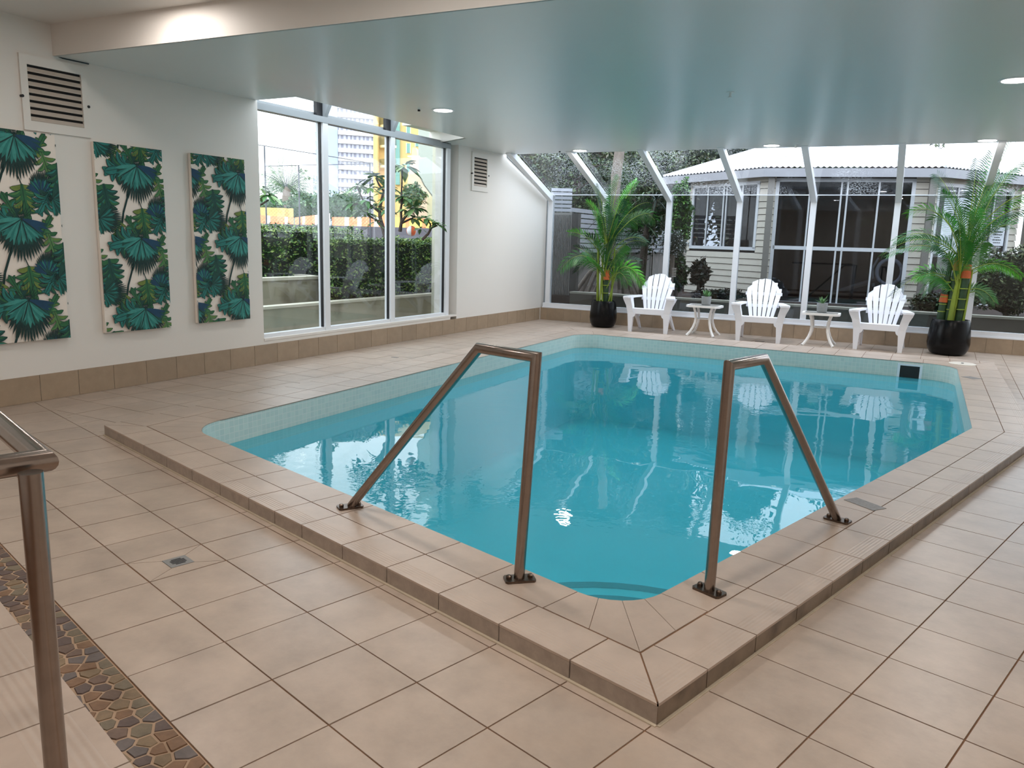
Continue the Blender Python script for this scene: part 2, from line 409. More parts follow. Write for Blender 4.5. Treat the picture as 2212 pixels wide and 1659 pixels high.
for i in range(len(XL)-1):
    for j in range(len(ylist)-1):            # strip in front of the pool, left part
        if XL[i] < 0 or ylist[j+1] <= 0:
            x0, x1, y0, y1 = XL[i]+G, XL[i+1]-G, ylist[j]+G, ylist[j+1]-(G if j < 3 else 0)
            quad = [(x0, y0), (x1, y0), (x1, y1), (x0, y1)]
            if abs(XL[i]+6.80) < .01 and j == 1:      # the tile cut to fall towards the drain: four mitred pieces
                dx, dy = .15, .15; cx, cyy = (x0+x1)/2, (y0+y1)/2+.02
                a = [(cx-dx, cyy-dy), (cx+dx, cyy-dy), (cx+dx, cyy+dy), (cx-dx, cyy+dy)]
                g = .006
                for k in range(4):
                    o1, o2, i1, i2 = quad[k], quad[(k+1) % 4], a[k], a[(k+1) % 4]
                    pc = [o1, o2, i2, i1]; c0 = np.mean(pc, axis=0)
                    cells.append([[tuple(np.array(v)+(c0-np.array(v))*.02) for v in pc]])
                DR = (cx, cyy)
                continue
            add_cells(quad, [])
for i in range(len(XL)-1):                   # to the right of the pool
    if XL[i] < -.1: continue
    x0 = 0 if XL[i] < 0 else XL[i]
    for j in range(len(YLr)-1):
        if YLr[j] < -.2: continue
        add_cells([(x0+G, YLr[j]+G), (XL[i+1]-G, YLr[j]+G), (XL[i+1]-G, YLr[j+1]-G), (x0+G, YLr[j+1]-G)], [((0, 0), (1, 0)), ((0, 0), (0, 1))])
for i in range(-9, 22):                      # left and far walks, set square to the left wall
    for j in range(0, 40):
        q = [LF(i+a, j+b, 0)[:2] for a, b in ((G, G), (1-G, G), (1-G, 1-G), (G, 1-G))]
        q = [tuple(p) for p in q]
        if sum((q[(k+1) % 4][0]-q[k][0])*(q[(k+1) % 4][1]+q[k][1]) for k in range(4)) > 0: q = q[::-1]
        add_cells(q, [((0, 0), (-1, 0)), ((0, 0), (0, 1))])
for i in range(len(XL)-1):                   # behind the camera, beyond the stone strip is the raised step, so nothing more
    pass
fl = M(); fl.prism([tuple(p) for p in [LF(-12, -.5, 0)[:2], (9.3, -13), (9.3, 42), BF(-.5, -.5, 0)[:2]]], -.2, -.012)
# cut the pool out of the slab: build the slab as pieces around the pool
fl = M()
big = [tuple(LF(-11, 0, 0)[:2]), (9.0, -12.0), (9.0, 40.0), tuple(B0[:2])]
big = clip(clip([(-40, -12), (9, -12), (9, 42), (-40, 42)], *WP_L), *WP_B)
for q in subtract(big, CO): fl.prism(q, -.25, -.012)
floor = fl.build('floor', m_grout); floor['kind'] = 'structure'
def cdist(ps):
    c = np.mean([np.mean(p, axis=0) for p in ps], axis=0); return np.hypot(c[0]-CAM[0], c[1]-CAM[1]), c
cells.sort(key=lambda ps: (0 if inview(cdist(ps)[1]) else 1, cdist(ps)[0]))
rest = M()
for k, ps in enumerate(cells):
    mb = M() if k < 300 else rest
    dz = random.uniform(-.0015, .0015)
    for p in ps: mb.prism(p, -.03, dz)
    if k < 300: mb.build('floor_tile', m_tile, floor)
rest.build('distant_floor_tiles', m_tile, floor, kind='stuff')

# ================================================================== POOL
pool = thing('swimming_pool', 'turquoise indoor pool with pale mosaic band and raised beige coping', 'pool', (0, 0, 0))
def cope_uv(i, off):
    o = np.array(P[i])+EN[i]*PW[i]
    return lambda x, y: (float(np.dot(np.array([x, y])-o, ED[i])), float(-np.dot(np.array([x, y])-o, EN[i])) if off else 5.0)
tiles_top = .22
for i in range(NP):
    A, Bp = np.array(P[i]), np.array(P[(i+1) % NP]); e, n = ED[i], EN[i]; wd = PW[i]; Ln = np.linalg.norm(Bp-A)
    MA, MB = np.array(CO[i]), np.array(CO[(i+1) % NP])
    tA, tB = FIL[i][1], FIL[(i+1) % NP][1]
    if i == 0: js = [k-.142-A[1] for k in range(1, 40)]
    elif i == 4: js = [x-A[0] for x in XL]
    else: js = [k*1.0+.2 for k in range(-3, 40)]
    lo, hi = -3.0, Ln+3.0
    base_js = sorted([s for s in js if lo < s < hi])
    def mit(side):          # half plane through the mitre line
        p, q = (A, MA) if side == 0 else (Bp, MB); d = q-p; nn = np.array([-d[1], d[0]])
        if np.dot(nn, e) < 0: nn = -nn
        return tuple(p), tuple(nn if side == 0 else -nn)
    for row in (0, 1):      # 0 inner, 1 outer
        h0, h1 = (0, wd*.5) if row == 0 else (wd*.5, wd)
        jj = list(base_js)
        if row == 0:        # the curved ends are separate tiles
            jj = [s for s in jj if tA+.25 < s < Ln-tB-.25]; jj = [tA]+jj+[Ln-tB]
            if PR[i] < .1: jj[0] = -2
            if PR[(i+1) % NP] < .1: jj[-1] = Ln+2
        ends = jj if row == 0 else [-4]+[s for s in jj if -wd+.3 < s < Ln+wd-.3]+[Ln+4]
        for a, b in zip(ends[:-1], ends[1:]):
            g = .009
            q = [tuple(A+e*(a+g)+n*(h0+(0 if row == 0 else g))), tuple(A+e*(b-g)+n*(h0+(0 if row == 0 else g))), tuple(A+e*(b-g)+n*(h1-(g if row == 0 else 0))), tuple(A+e*(a+g)+n*(h1-(g if row == 0 else 0)))]
            for sd in (0, 1):
                p, nn = mit(sd); nn = np.array(nn)/np.linalg.norm(nn); q = clip(q, tuple(np.array(p)+nn*g), tuple(nn))
            if area(q) < .01: continue
            mb = M(); mb.prism(q, .192, tiles_top+random.uniform(-.001, .001), cope_uv(i, row == 1))
            mb.build('coping_tile' if row == 0 else 'nosing_tile', m_cope if row == 0 else m_nose, pool)
        if row == 0:
            for end in (0, 1):
                ci = i if end == 0 else (i+1) % NP
                if PR[ci] < .1: continue
                arc = FIL[ci][0]; half = len(arc)//2; tl = FIL[ci][1]
                seg = arc[half:][::-1] if end == 0 else arc[:half+1]      # tangent ... mid, ordered away from the edge
                seg = seg if end == 0 else seg
                p0 = A if end == 0 else Bp; mo = MA if end == 0 else MB
                s_t = tl if end == 0 else Ln-tl
                Tg = A+e*s_t; out = Tg+n*(h1-.009); mrow = p0+(mo-p0)*.5-(mo-p0)/np.linalg.norm(mo-p0)*.012
                arcs = arc[half:] if end == 0 else arc[:half+1]
                if end == 0: arcs = arcs[::-1]                            # from tangent point to middle
                # two pieces split by a radial joint
                kk = len(arcs)//2
                mid_out = (out+mrow)/2 if True else out
                for pa, o1, o2 in ((arcs[:kk+1], out, mid_out), (arcs[kk:], mid_out, mrow)):
                    poly = [tuple(o1)]+[tuple(x) for x in pa]+[tuple(o2)]
                    c0 = np.mean(poly, axis=0); poly = [tuple(np.array(v)+(c0-np.array(v))*.018) for v in poly]
                    mb = M(); mb.prism(poly, .192, tiles_top, cope_uv(i, False)); mb.build('coping_tile', m_cope, pool)
    # riser tiles under the nosing
    o0, o1 = MA+n*-.02, MB+n*-.02; LL = np.linalg.norm(MB-MA); s0 = np.dot(MA-A, e)
    cuts = [s0]+[s for s in base_js if s0+.25 < s < s0+LL-.25]+[s0+LL]
    for a, b in zip(cuts[:-1], cuts[1:]):
        q = [tuple(A+e*(a+.008)+n*(wd-.045)), tuple(A+e*(b-.008)+n*(wd-.045)), tuple(A+e*(b-.008)+n*(wd-.003)), tuple(A+e*(a+.008)+n*(wd-.003))]
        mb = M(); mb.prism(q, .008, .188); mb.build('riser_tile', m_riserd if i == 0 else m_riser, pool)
    # cement fillet at the foot
core = M()
for i in range(NP):        # bedding under the coping, ring between inner edge and outer edge
    q = [P[i], P[(i+1) % NP], CO[(i+1) % NP], CO[i]]
    cin = [tuple(np.array(CO[i])-(np.array(CO[i])-np.array(P[i]))*.03), tuple(np.array(CO[(i+1) % NP])-(np.array(CO[(i+1) % NP])-np.array(P[(i+1) % NP]))*.03)]
    pin = [tuple(np.array(P[k])+(np.array(CO[k])-np.array(P[k]))*.06) for k in (i, (i+1) % NP)]
    core.prism([pin[0], pin[1], cin[1], cin[0]], -.2, .208)
core.build('coping_bed', m_grout, pool)
fb = M()
for i in range(NP):
    a, b = np.array(CO[i]), np.array(CO[(i+1) % NP]); n = EN[i]
    fb.prism([tuple(a-n*.012), tuple(b-n*.012), tuple(b+n*.03), tuple(a+n*.03)], -.02, .012)
fb.build('cement_fillet', mat('pale_cement', srgb(196, 182, 160), .8, noise=(8, .12)), pool)
# walls: mosaic band and lining
wl = M(); s = 0; n_in = len(INNER)
for i in range(n_in):
    a, b = INNER[i], INNER[(i+1) % n_in]; d = math.hypot(b[0]-a[0], b[1]-a[1])
    for z0, z1, mi in ((-.62, .205, 0), (-3.7, -.62, 1)):
        wl.cur = mi
        wl.add([(a[0], a[1], z0), (b[0], b[1], z0), (b[0], b[1], z1), (a[0], a[1], z1)], [(1, 0, 3, 2)], [[(s+d, z0), (s, z0), (s, z1), (s+d, z1)]])
    s += d
wl.cur = 1; wl.add([(p[0], p[1], -3.7) for p in INNER], [tuple(range(n_in))])
wl.build('pool_lining', [m_mosaic, m_plaster], pool)
wt = M(); wt.add([(p[0], p[1], ZW) for p in INNER], [tuple(range(n_in))]); wt.build('water', m_water, pool)
# entry steps in the near corner
for k, (r, z) in enumerate(((2.72, -.70), (3.6, -1.5), (4.5, -2.3))):
    poly = [(-1.30, 1.28)]+[(-1.30+r*cos(a), 1.28+r*sin(a)) for a in np.linspace(pi/2, pi, 13)]
    st = M(); st.prism(poly, -3.7, z); st.build('entry_step', m_plaster, pool)
    ed = M()
    for a, b in zip(poly[1:-1], poly[2:]):
        c = np.array((-1.30, 1.28))
        for g0, g1 in (((.0, .17), (.44, .60)) if k == 0 else ((0, .17),)):
            fa, fb_ = (r-g0)/r, (r-g1)/r
            ed.prism([tuple(c+(np.array(a)-c)*fa), tuple(c+(np.array(b)-c)*fa), tuple(c+(np.array(b)-c)*fb_), tuple(c+(np.array(a)-c)*fb_)], z, z+.02)
    ed.build('step_edge_band', m_pstep, pool)
# skimmer mouth in the far right wall
pS = np.array(P[2])+ED[2]*1.5; inn = -EN[2]
fs = frame((pS[0], pS[1], 0), (ED[2][0], ED[2][1], 0), (inn[0], inn[1], 0))
q = M(); q.box(fs, -.33, .33, -.02, .012, -.5, .06); q.build('skimmer_mouth', m_black, pool, label='square black skimmer opening at the waterline')
q = M()
for a0, a1, z0, z1 in ((-.42, .42, .06, .13), (-.42, -.33, -.55, .06), (.33, .42, -.55, .06)): q.box(fs, a0, a1, -.02, .03, z0, z1)
q.build('skimmer_frame', m_white, pool)

# ------------------------------------------------------------------ stone strip and raised step in the near left
strip = M(); strip.box(WF, -14, 9, -3.75, -3.13, -.2, -.007)
strip = strip.build('trim_1', mat('stone_mortar', srgb(168, 142, 118), .9, noise=(10, .12))); strip['kind'] = 'structure'
stone_mats = [mat('crazy_stone_%s' % n, c, .6, noise=(16, .28), bump=(30, .5)) for n, c in
              (('brown', srgb(104, 84, 72)), ('grey', srgb(100, 90, 86)), ('ochre', srgb(124, 104, 80)), ('plum', srgb(92, 76, 70)), ('rust', srgb(122, 92, 68)), ('olive', srgb(112, 100, 82)))]
seeds = []
x = -9.4
while x < -1.3:
    for r_ in range(4): seeds.append((x+random.uniform(-.05, .05)+(.07 if r_ % 2 else 0), -3.66+r_*.155+random.uniform(-.04, .04)))
    x += .175
for i, sd in enumerate(seeds):
    q = [(sd[0]-.3, -3.72), (sd[0]+.3, -3.72), (sd[0]+.3, -3.135), (sd[0]-.3, -3.135)]
    for j, o in enumerate(seeds):
        if i == j or abs(o[0]-sd[0]) > .6: continue
        mx_ = ((sd[0]+o[0])/2, (sd[1]+o[1])/2); d = np.array([sd[0]-o[0], sd[1]-o[1]]); d /= np.linalg.norm(d)
        q = clip(q, (mx_[0]+d[0]*.0055, mx_[1]+d[1]*.0055), tuple(d))
        if area(q) < 1e-4: break
    if area(q) < 2e-3: continue
    c = np.mean(q, axis=0); mb = M(); h = random.uniform(-.003, .008); n = len(q)
    inn_ = [tuple(np.array(v)+(c-np.array(v))*.13) for v in q]
    A_ = sum(q[k][0]*q[(k+1) % n][1]-q[(k+1) % n][0]*q[k][1] for k in range(n))
    if A_ < 0: q = q[::-1]; inn_ = inn_[::-1]
    mb.add([(v[0], v[1], -.025) for v in q]+[(v[0], v[1], h) for v in inn_], [tuple(range(n, 2*n))]+[(k, (k+1) % n, n+(k+1) % n, n+k) for k in range(n)])
    if len([1 for _ in range(1)]) and i < 300: mb.build('stone', random.choice(stone_mats), strip)
ZS = .25
stp = M(); stp.box(WF, -14, 9, -12, -3.73, -.2, ZS-.03); stp = stp.build('trim_2', m_grout); stp['kind'] = 'structure'
XS = [k*1.0-2.37 for k in range(-10, 12)]
def step_uv(x, y): return (x, -3.70-y)
for j in range(4):
    y1 = -3.70-j*1.02; y0 = y1-1.02
    for x0 in XS:
        mb = M(); mb.prism([(x0+G, y0+G), (x0+1-G, y0+G), (x0+1-G, y1-(0 if j == 0 else G)), (x0+G, y1-(0 if j == 0 else G))], ZS-.08, ZS, step_uv)
        m_here = m_tile
        if j == 0: m_here = m_nose2 if 'm_nose2' in globals() else None
        if m_here is None:
            m_nose2 = m_nose.copy(); m_nose2.name = 'step_nosing_tile'
            for nd in m_nose2.node_tree.nodes:
                if nd.type == 'MATH' and nd.operation == 'MULTIPLY' and abs(nd.inputs[1].default_value-2*pi/.045) < 1: nd.inputs[1].default_value = 2*pi/.075
                if nd.type == 'MATH' and nd.operation == 'LESS_THAN': nd.inputs[1].default_value = .53
                if nd.type == 'MATH' and nd.operation == 'GREATER_THAN': nd.inputs[1].default_value = .13
                if nd.type == 'BUMP': nd.inputs['Distance'].default_value = .0025; nd.inputs['Strength'].default_value = .5
            m_here = m_nose2
        mb.build('step_tile' if j else 'nosing_tile', m_here, stp)

# ================================================================== WALLS
def wallbox(name, fr, boxes, mats, kind='structure'):
    mb = M()
    for b in boxes: mb.box(fr, *b)
    o = mb.build(name, mats); o['kind'] = kind; return o
WT0, WT1 = -.16, 11.05         # window span along the left wall
wallbox('wall_left', LF, [(-22, WT0, -.9, 0, -.2, 9.6), (WT0, WT1, -.9, 0, -.2, .83), (WT1, 11.9, -.9, -.42, -.2, 9.6)], m_wall)
# the wall beyond the window ends under the sloping glass
mb = M(); mb.fprism(LF, [(11.55, -.2), (20.9, -.2), (20.9, 6.62), (15.9, 8.45), (15.9, 9.6), (11.55, 9.6)], 'b', -.9, .0)
o = mb.build('wall_left', m_wall); o['kind'] = 'structure'
mb = M(); mb.box(LF, WT0, WT1+.5, -.42, .02, .78, .86); o = mb.build('trim_3', m_wall); o['kind'] = 'structure'     # white sill
wallbox('wall_right', WF, [(9, 9.5, -12, 40, -.2, 9.6)], m_wall)
wallbox('wall_front', WF, [(-24, 9.5, -12.5, -12, -.2, 9.6)], m_wall)
# skirting tiles
def skirting(name, fr, a0, a1, first, pitch, h):
    mb = M(); mb.box(fr, a0, a1, -.3, .0, -.1, h-.01); o = mb.build(name, m_grout2); o['kind'] = 'structure'
    a = first
    while a < a1:
        s0, s1 = max(a, a0)+.008, min(a+pitch, a1)-.008
        if s1-s0 > .05:
            q = M(); q.box(fr, s0, s1, -.01, .014, .004, h); q.build('skirting_tile', m_base, o)
        a += pitch
    return o
skirting('baseboard_left', LF, -20, 20.05, -20.6, 1.0, .66)
skirting('baseboard_back', BF, -.05, 38, -.6, 1.0, .66)

# ------------------------------------------------------------------ ceilings
cb0 = np.array([-18.318, 1.083]); aBk = math.atan2(4.02, 12.01); eK = np.array([cos(aBk), sin(aBk)]); nK = np.array([-sin(aBk), cos(aBk)])
low = [(-40, -20), (9, -20), (9, 60), (-40, 60)]
low = clip(low, tuple(cb0), tuple(nK)); low = clip(low, tuple(L0[:2]-nL[:2]*.4), tuple(nL[:2]))
low = clip(low, tuple((B0+nB*4.62)[:2]), tuple(nB[:2]))
rec = [tuple(LF(t, o_, 0)[:2]) for t, o_ in ((-.22, -1.2), (11.1, -1.2), (9.6, 1.55), (-.22, 1.72))]
rec_pts = list(rec); unit2 = lambda a, b: (np.array(b)-np.array(a))/np.linalg.norm(np.array(b)-np.array(a))
if sum((rec[(k+1) % 4][0]-rec[k][0])*(rec[(k+1) % 4][1]+rec[k][1]) for k in range(4)) > 0: rec = rec[::-1]
mb = M()
for q in subtract(low, rec): mb.prism(q, ZC, ZC+.5)
ceil_low = mb.build('ceiling', m_ceil); ceil_low['kind'] = 'structure'
ea, eb_ = rec_pts[1], rec_pts[2]; ew = unit2(ea, eb_)
mb = M(); nn_ = np.array([-ew[1], ew[0]])*.06; mb.prism([tuple(np.array(ea)-nn_), tuple(np.array(eb_)-nn_), tuple(np.array(eb_)+nn_), tuple(np.array(ea)+nn_)], ZC-.0, ZC+1.3)
o = mb.build('trim_5', m_wall); o['kind'] = 'structure'
up = clip([(-40, -13), (9, -13), (9, 60), (-40, 60)], tuple(cb0), tuple(-nK)); up = clip(up, tuple(L0[:2]-nL[:2]*.5), tuple(nL[:2]))
mb = M(); mb.prism(up, ZU, ZU+.4); o = mb.build('ceiling', m_ceil2); o['kind'] = 'structure'
kf = frame((cb0[0], cb0[1], 0), (eK[0], eK[1], 0), (nK[0], nK[1], 0))
mb = M(); mb.box(LF, 9.0, 11.9, -1.2, 1.9, 8.9, 9.0); o = mb.build('sky_block_cap', m_wall); o['kind'] = 'structure'   # added opaque cap that keeps sky light off the recess end panel
mb = M(); mb.box(kf, -1, 30, -.03, .02, ZC, ZU+.3); o = mb.build('trim_4', m_ceil2); o['kind'] = 'structure'           # bulkhead face
mb = M(); mb.tube([LF(-6.55, .03, 8.5), LF(-6.55, .03, 8.39), LF(-6.42, .03, 8.36), LF(-5.75, .03, 8.36)], .018, 6)
tag(mb.build('ceiling_seam_line', m_black), 'dark seam line, drawn as a thin black tube, where the bulkhead meets the wall', 'seam line')  # black tube drawn in for the dark line of the seam
# roof above so that no sky leaks in between ceiling slabs and the glass
mb = M()
mb.prism([tuple(p) for p in subtract(low, rec)[0]], ZC+.5, ZC+.52)

# ================================================================== LEFT WINDOW
win = root('window_1')
def wbox(fr, name, mats, boxes, parent):
    mb = M()
    for b in boxes: mb.box(fr, *b)
    return mb.build(name, mats, parent)
mul = [3.06, 6.93]
wbox(LF, 'sill_rail', m_alu, [(WT0, WT1, -.36, -.12, .83, .98)], win)
for a in mul+[10.92]:
    wbox(LF, 'mullion', m_alu, [(a-.13, a+.13, -.42, -.10, .83, 8.15)], win)
    mb = M(); mb.fprism(LF, [(-.42, 8.3), (-.12, 8.3), (.30, 9.1), (.30, 9.4), (-.42, 9.4)], 'a', a-.07, a+.11); mb.build('mullion_head', m_alud, win)
    wbox(LF, 'dark_gap_block', m_black, [(a-.36, a-.07, -.30, -.16, 8.36, 9.2)], win)  # black block painted in for the dark gap left of the mullion
wbox(LF, 'jamb', m_alu, [(WT0, WT0+.08, -.36, -.16, .83, 8.2)], win)
wbox(LF, 'header_rail', m_alud, [(WT0, WT1, -.40, -.08, 8.14, 8.34)], win)
wbox(LF, 'header_lip', m_alud, [(WT0, WT1, -.40, -.30, 8.34, 8.46)], win)
xs = [WT0+.08]+mul+[10.92]
for k in range(3):
    a, b = xs[k]+(.13 if k else 0), xs[k+1]-.13
    wbox(LF, 'pane', m_glass, [(a, b, -.26, -.24, .98, 8.14)], win)
    wbox(LF, 'pane_seal', m_black, [(b-.035, b, -.30, -.2, .98, 8.14)], win)
    wbox(LF, 'upper_pane', m_glass, [(a, b, -.36, -.34, 8.46, 8.85)], win)
    mb = M(); p0, p1, p2, p3 = LF(a, -.35, 8.87), LF(b, -.35, 8.87), LF(b, 1.9, 9.5), LF(a, 1.9, 9.5)
    mb.add([p0, p1, p2, p3], [(0, 1, 2, 3)]); mb.build('roof_pane', m_glass, win)
wbox(LF, 'glazing_bead', m_alud, [(WT0, WT1, -.38, -.33, 8.84, 8.88)], win)

# ================================================================== GLASSHOUSE BACK WALL
gh = root('window_2')
BM = [.34, 3.45, 6.87, 10.36, 13.74, 17.3, 20.6, 24.0, 27.4, 30.8, 34.2]
wbox(BF, 'bottom_rail', m_alu, [(.1, 38, -.34, -.02, .66, .93)], gh)
wbox(BF, 'rail_lip', m_alu, [(.1, 38, -.10, .03, .66, .72)], gh)
ZB, SL = 6.75, (8.5-6.75)/4.75
for k, a in enumerate(BM):
    hw = .13
    wbox(BF, 'post', m_alu, [(a-hw, a+hw, -.34, -.08, .9, ZB)], gh)
    mb = M(); mb.fprism(BF, [(-.34, ZB-.1), (-.10, ZB-.36), (5.2, ZB-.36+5.3*SL), (5.2, ZB-.1+5.4*SL)], 'a', a-hw, a+hw); mb.build('rafter', m_alu, gh)
for k in range(len(BM)-1):
    a, b = BM[k]+.13, BM[k+1]-.13
    wbox(BF, 'pane', m_tint, [(a, b, -.2, -.18, .93, ZB)], gh)
    mb = M(); p = [BF(a, -.2, ZB), BF(b, -.2, ZB), BF(b, 5.3, ZB+5.5*SL), BF(a, 5.3, ZB+5.5*SL)]
    mb.add(p, [(0, 1, 2, 3)]); mb.build('roof_pane', m_roofg, gh)
    wbox(BF, 'glazing_joint', m_alu, [(a, b, -.22, -.17, ZB-.02, ZB+.02)], gh)
# sloping edge trim against the left wall
mb = M(); mb.fprism(LF, [(20.62, .66), (20.86, .66), (20.86, 6.8), (15.9, 8.62), (15.9, 8.38), (20.62, 6.66)], 'b', .0, .10); mb.build('edge_channel', m_alu, gh)
mb = M(); mb.fprism(LF, [(20.50, .66), (20.62, .66), (20.62, 6.66), (15.9, 8.38), (15.9, 8.28), (20.50, 6.60)], 'b', -.02, .05); mb.build('edge_shadow_gap', m_alud, gh)

# ------------------------------------------------------------------ vents
def vent(t0, t1, z0, z1, n, label, sl=None):
    v = thing('wall_vent', label, 'vent', tuple(LF((t0+t1)/2, 0, z0)))
    fwd = .17
    wbox(LF, 'frame', m_wall, [(t0, t1, 0, .06, z0, z0+.22), (t0, t1, 0, .06, z1-.22, z1), (t0, t0+fwd, 0, .06, z0+.22, z1-.22), (t1-fwd, t1, 0, .06, z0+.22, z1-.22)], v)
    wbox(LF, 'louvre_shade', m_dark, [(t0+fwd, t1-fwd, .003, .01, z0+.2, z1-.2)], v)  # dark sheet painted in for the shadow gaps between the slats
    h = (z1-z0-.44)/n
    for k in range(n):
        zz = z0+.22+k*h
        mb = M(); mb.fprism(LF, [(.055, zz), (.07, zz+.02), (.015, zz+h*.66), (.004, zz+h*.66)], 'a', t0+fwd, t1-fwd); mb.build('slat', m_louv, v)
    for tt in (t0-.05, t1-.08):
        mb = M(); mb.tube([LF(tt+.06, .0, (z0+z1)/2-.1), LF(tt+.06, .08, (z0+z1)/2-.1)], .035, 8); mb.build('latch', m_black, v)
vent(-7.5, -5.83, 6.55, 8.27, 8, 'large white louvred vent high on the left wall above the canvas prints')
vent(12.62, 14.12, 6.48, 8.2, 8, 'louvred vent on the white wall section right of the big window')

# ------------------------------------------------------------------ canvas prints
m_canvas = mat('canvas_cream', srgb(238, 228, 218), .8, bump=(200, .05))
LC = {k: mat('print_'+k, c, .75, noise=(18, .22)) for k, c in dict(teal=srgb(38, 118, 112), teal2=srgb(62, 142, 134), dark=srgb(18, 52, 50), blue=srgb(24, 66, 96), green=srgb(46, 104, 66), green2=srgb(84, 128, 76), olive=srgb(112, 130, 62), deep=srgb(24, 74, 66)).items()}
LCK = list(LC.keys())
class Print:
    def __init__(s, W, H): s.W, s.H, s.m, s.k = W, H, M(), 0
    def poly(s, pts, col):
        q = [(x, y) for x, y in pts]
        for p, n in (((0, 0), (1, 0)), ((s.W, 0), (-1, 0)), ((0, 0), (0, 1)), ((0, s.H), (0, -1))):
            q = clip(q, p, n)
            if len(q) < 3: return
        if area(q) < 2e-5: return
        s.k += 1; o = .125+s.k*.000045
        s.m.cur = LCK.index(col); s.m.add([(x, o, z) for x, z in q], [tuple(range(len(q)))])
    def strip(s, p0, p1, w, bend, col, n=7, tip=.15):
        p0, p1 = np.array(p0), np.array(p1); d = p1-p0; nn = np.array([-d[1], d[0]]); L = []; R = []
        for i in range(n+1):
            t = i/n; c = p0+d*t+nn*bend*sin(pi*t*.9); ww = w*(sin(pi*min(1, t*.75+.12))**.7)*(1 if t < .8 else (1-(t-.8)/.2*(1-tip)))
            u = nn/np.linalg.norm(nn); L.append(c+u*ww); R.append(c-u*ww)
        s.poly([tuple(x) for x in L+R[::-1]], col)
    def line(s, pts, w, col):
        for a, b in zip(pts[:-1], pts[1:]):
            a, b = np.array(a), np.array(b); d = (b-a)/np.linalg.norm(b-a); n = np.array([-d[1], d[0]])*w
            s.poly([tuple(a-n), tuple(b-n), tuple(b+n), tuple(a+n)], col)
    def fan(s, c, R, ang, cols=('teal', 'teal2', 'blue')):
        c = np.array(c)
        for k in range(11):      # thin upper spikes
            a = ang+pi+(-1.05+2.1*k/10); r = R*random.uniform(.32, .5); s.line([c, c+np.array([cos(a), sin(a)])*r], .006, 'dark')
        n = 19
        for k in range(n):       # long dark drooping tips first
            a = ang-1.3+2.6*k/(n-1); r = R*(1.12-.45*abs(k/(n-1)-.5)**1.2)*random.uniform(.9, 1.08)
            d = np.array([cos(a), sin(a)]); t = np.array([cos(ang), sin(ang)])
            s.strip(c+d*R*.2, c+d*R*.62+t*r*.45, .03*R/.9, 0, 'dark', 5, .05)
        body = [tuple(c)]+[tuple(c+np.array([cos(ang-1.45+2.9*k/16), sin(ang-1.45+2.9*k/16)])*R*(.62+.08*sin(k*2.1))) for k in range(17)]
        s.poly(body, 'deep')
        for k in range(17):
            a = ang-1.4+2.8*k/16; d = np.array([cos(a), sin(a)]); col = cols[2] if k > 13 else (cols[0] if k % 2 else cols[1])
            s.strip(c+d*.03, c+d*R*random.uniform(.62, .74), R*.052, random.uniform(-.05, .05), col, 5, .2)
        for k in (2, 6, 9, 13):
            a = ang-1.4+2.8*k/16; d = np.array([cos(a), sin(a)]); s.strip(c, c+d*R*.7, .016*R/.9, .02, 'dark', 4, .1)
    def mon(s, base, tip, w, cols=('green', 'green2', 'olive'), nl=6):
        """split leaf: curved lobes along a midrib inside a heart outline"""
        base, tip = np.array(base, float), np.array(tip, float); d = tip-base; L = np.linalg.norm(d); u = d/L; v = np.array([-u[1], u[0]])
        Wd = lambda t: w*1.12*max(.12, sin(pi*min(1, .20+.74*t)))**.75
        for sd in (-1, 1):
            for k in range(nl):
                t = -.02+.80*k/nl; st_ = base+u*L*max(0, t+.05); te = t+.02+.34*(k+1)/nl
                en = base+u*L*te+v*sd*Wd(te)
                s.strip(st_, en, L*.085, -.16*sd, 'dark', 8, .45)
                s.strip(st_, en-(en-st_)*.04, L*.070, -.16*sd, cols[0] if k % 3 else cols[1], 8, .45)
                s.strip(st_+(en-st_)*.2, en-(en-st_)*.15, L*.022, -.16*sd, cols[2] if k % 2 else cols[1], 6, .2)
        s.strip(base+u*L*.5, tip, L*.12, .03, 'dark', 6, .1); s.strip(base+u*L*.5, tip-u*.01, L*.10, .03, cols[0], 6, .1)
        s.strip(base-u*.02, base+u*L*.85, L*.075, 0, cols[0], 6, .3); s.line([base, tip], .007, 'dark')
def motif(p, u0, v0):
    X = lambda u, v: (u0+u, p.H-(v0+v))
    p.line([X(1.1, .75), X(.9, 1.25), X(.72, 1.75), X(.66, 2.05)], .028, 'dark')
    p.mon(X(.62, 1.98), X(.42, 2.42), .22, ('green2', 'olive', 'green'), 4)
    p.mon(X(.2, 1.05), X(.34, 1.85), .34, ('deep', 'green', 'teal'), 6)
    p.fan(X(.02, 1.9), .62, -.1, ('deep', 'teal', 'deep'))
    p.mon(X(1.28, 1.62), X(1.36, 2.42), .34, ('green', 'olive', 'green2'), 6)
    p.line([X(1.28, 1.62), X(1.2, 1.4)], .012, 'dark')
    p.fan(X(1.72, 1.82), .55, 1.35, ('teal', 'blue', 'blue'))
    p.mon(X(1.92, 1.78), X(1.62, 2.3), .3, ('teal', 'deep', 'green'), 5)
    p.mon(X(1.8, .8), X(1.98, 1.4), .26, ('green2', 'green', 'olive'), 4)
    p.mon(X(1.62, .92), X(1.93, .38), .16, ('green', 'olive', 'green2'), 4)
    p.mon(X(1.15, .5), X(.22, .72), .40, ('teal', 'deep', 'green'), 6)
    p.mon(X(1.05, .42), X(.78, -.12), .2, ('green', 'deep', 'teal'), 3)
    p.fan(X(1.19, .5), .92, -pi/2)
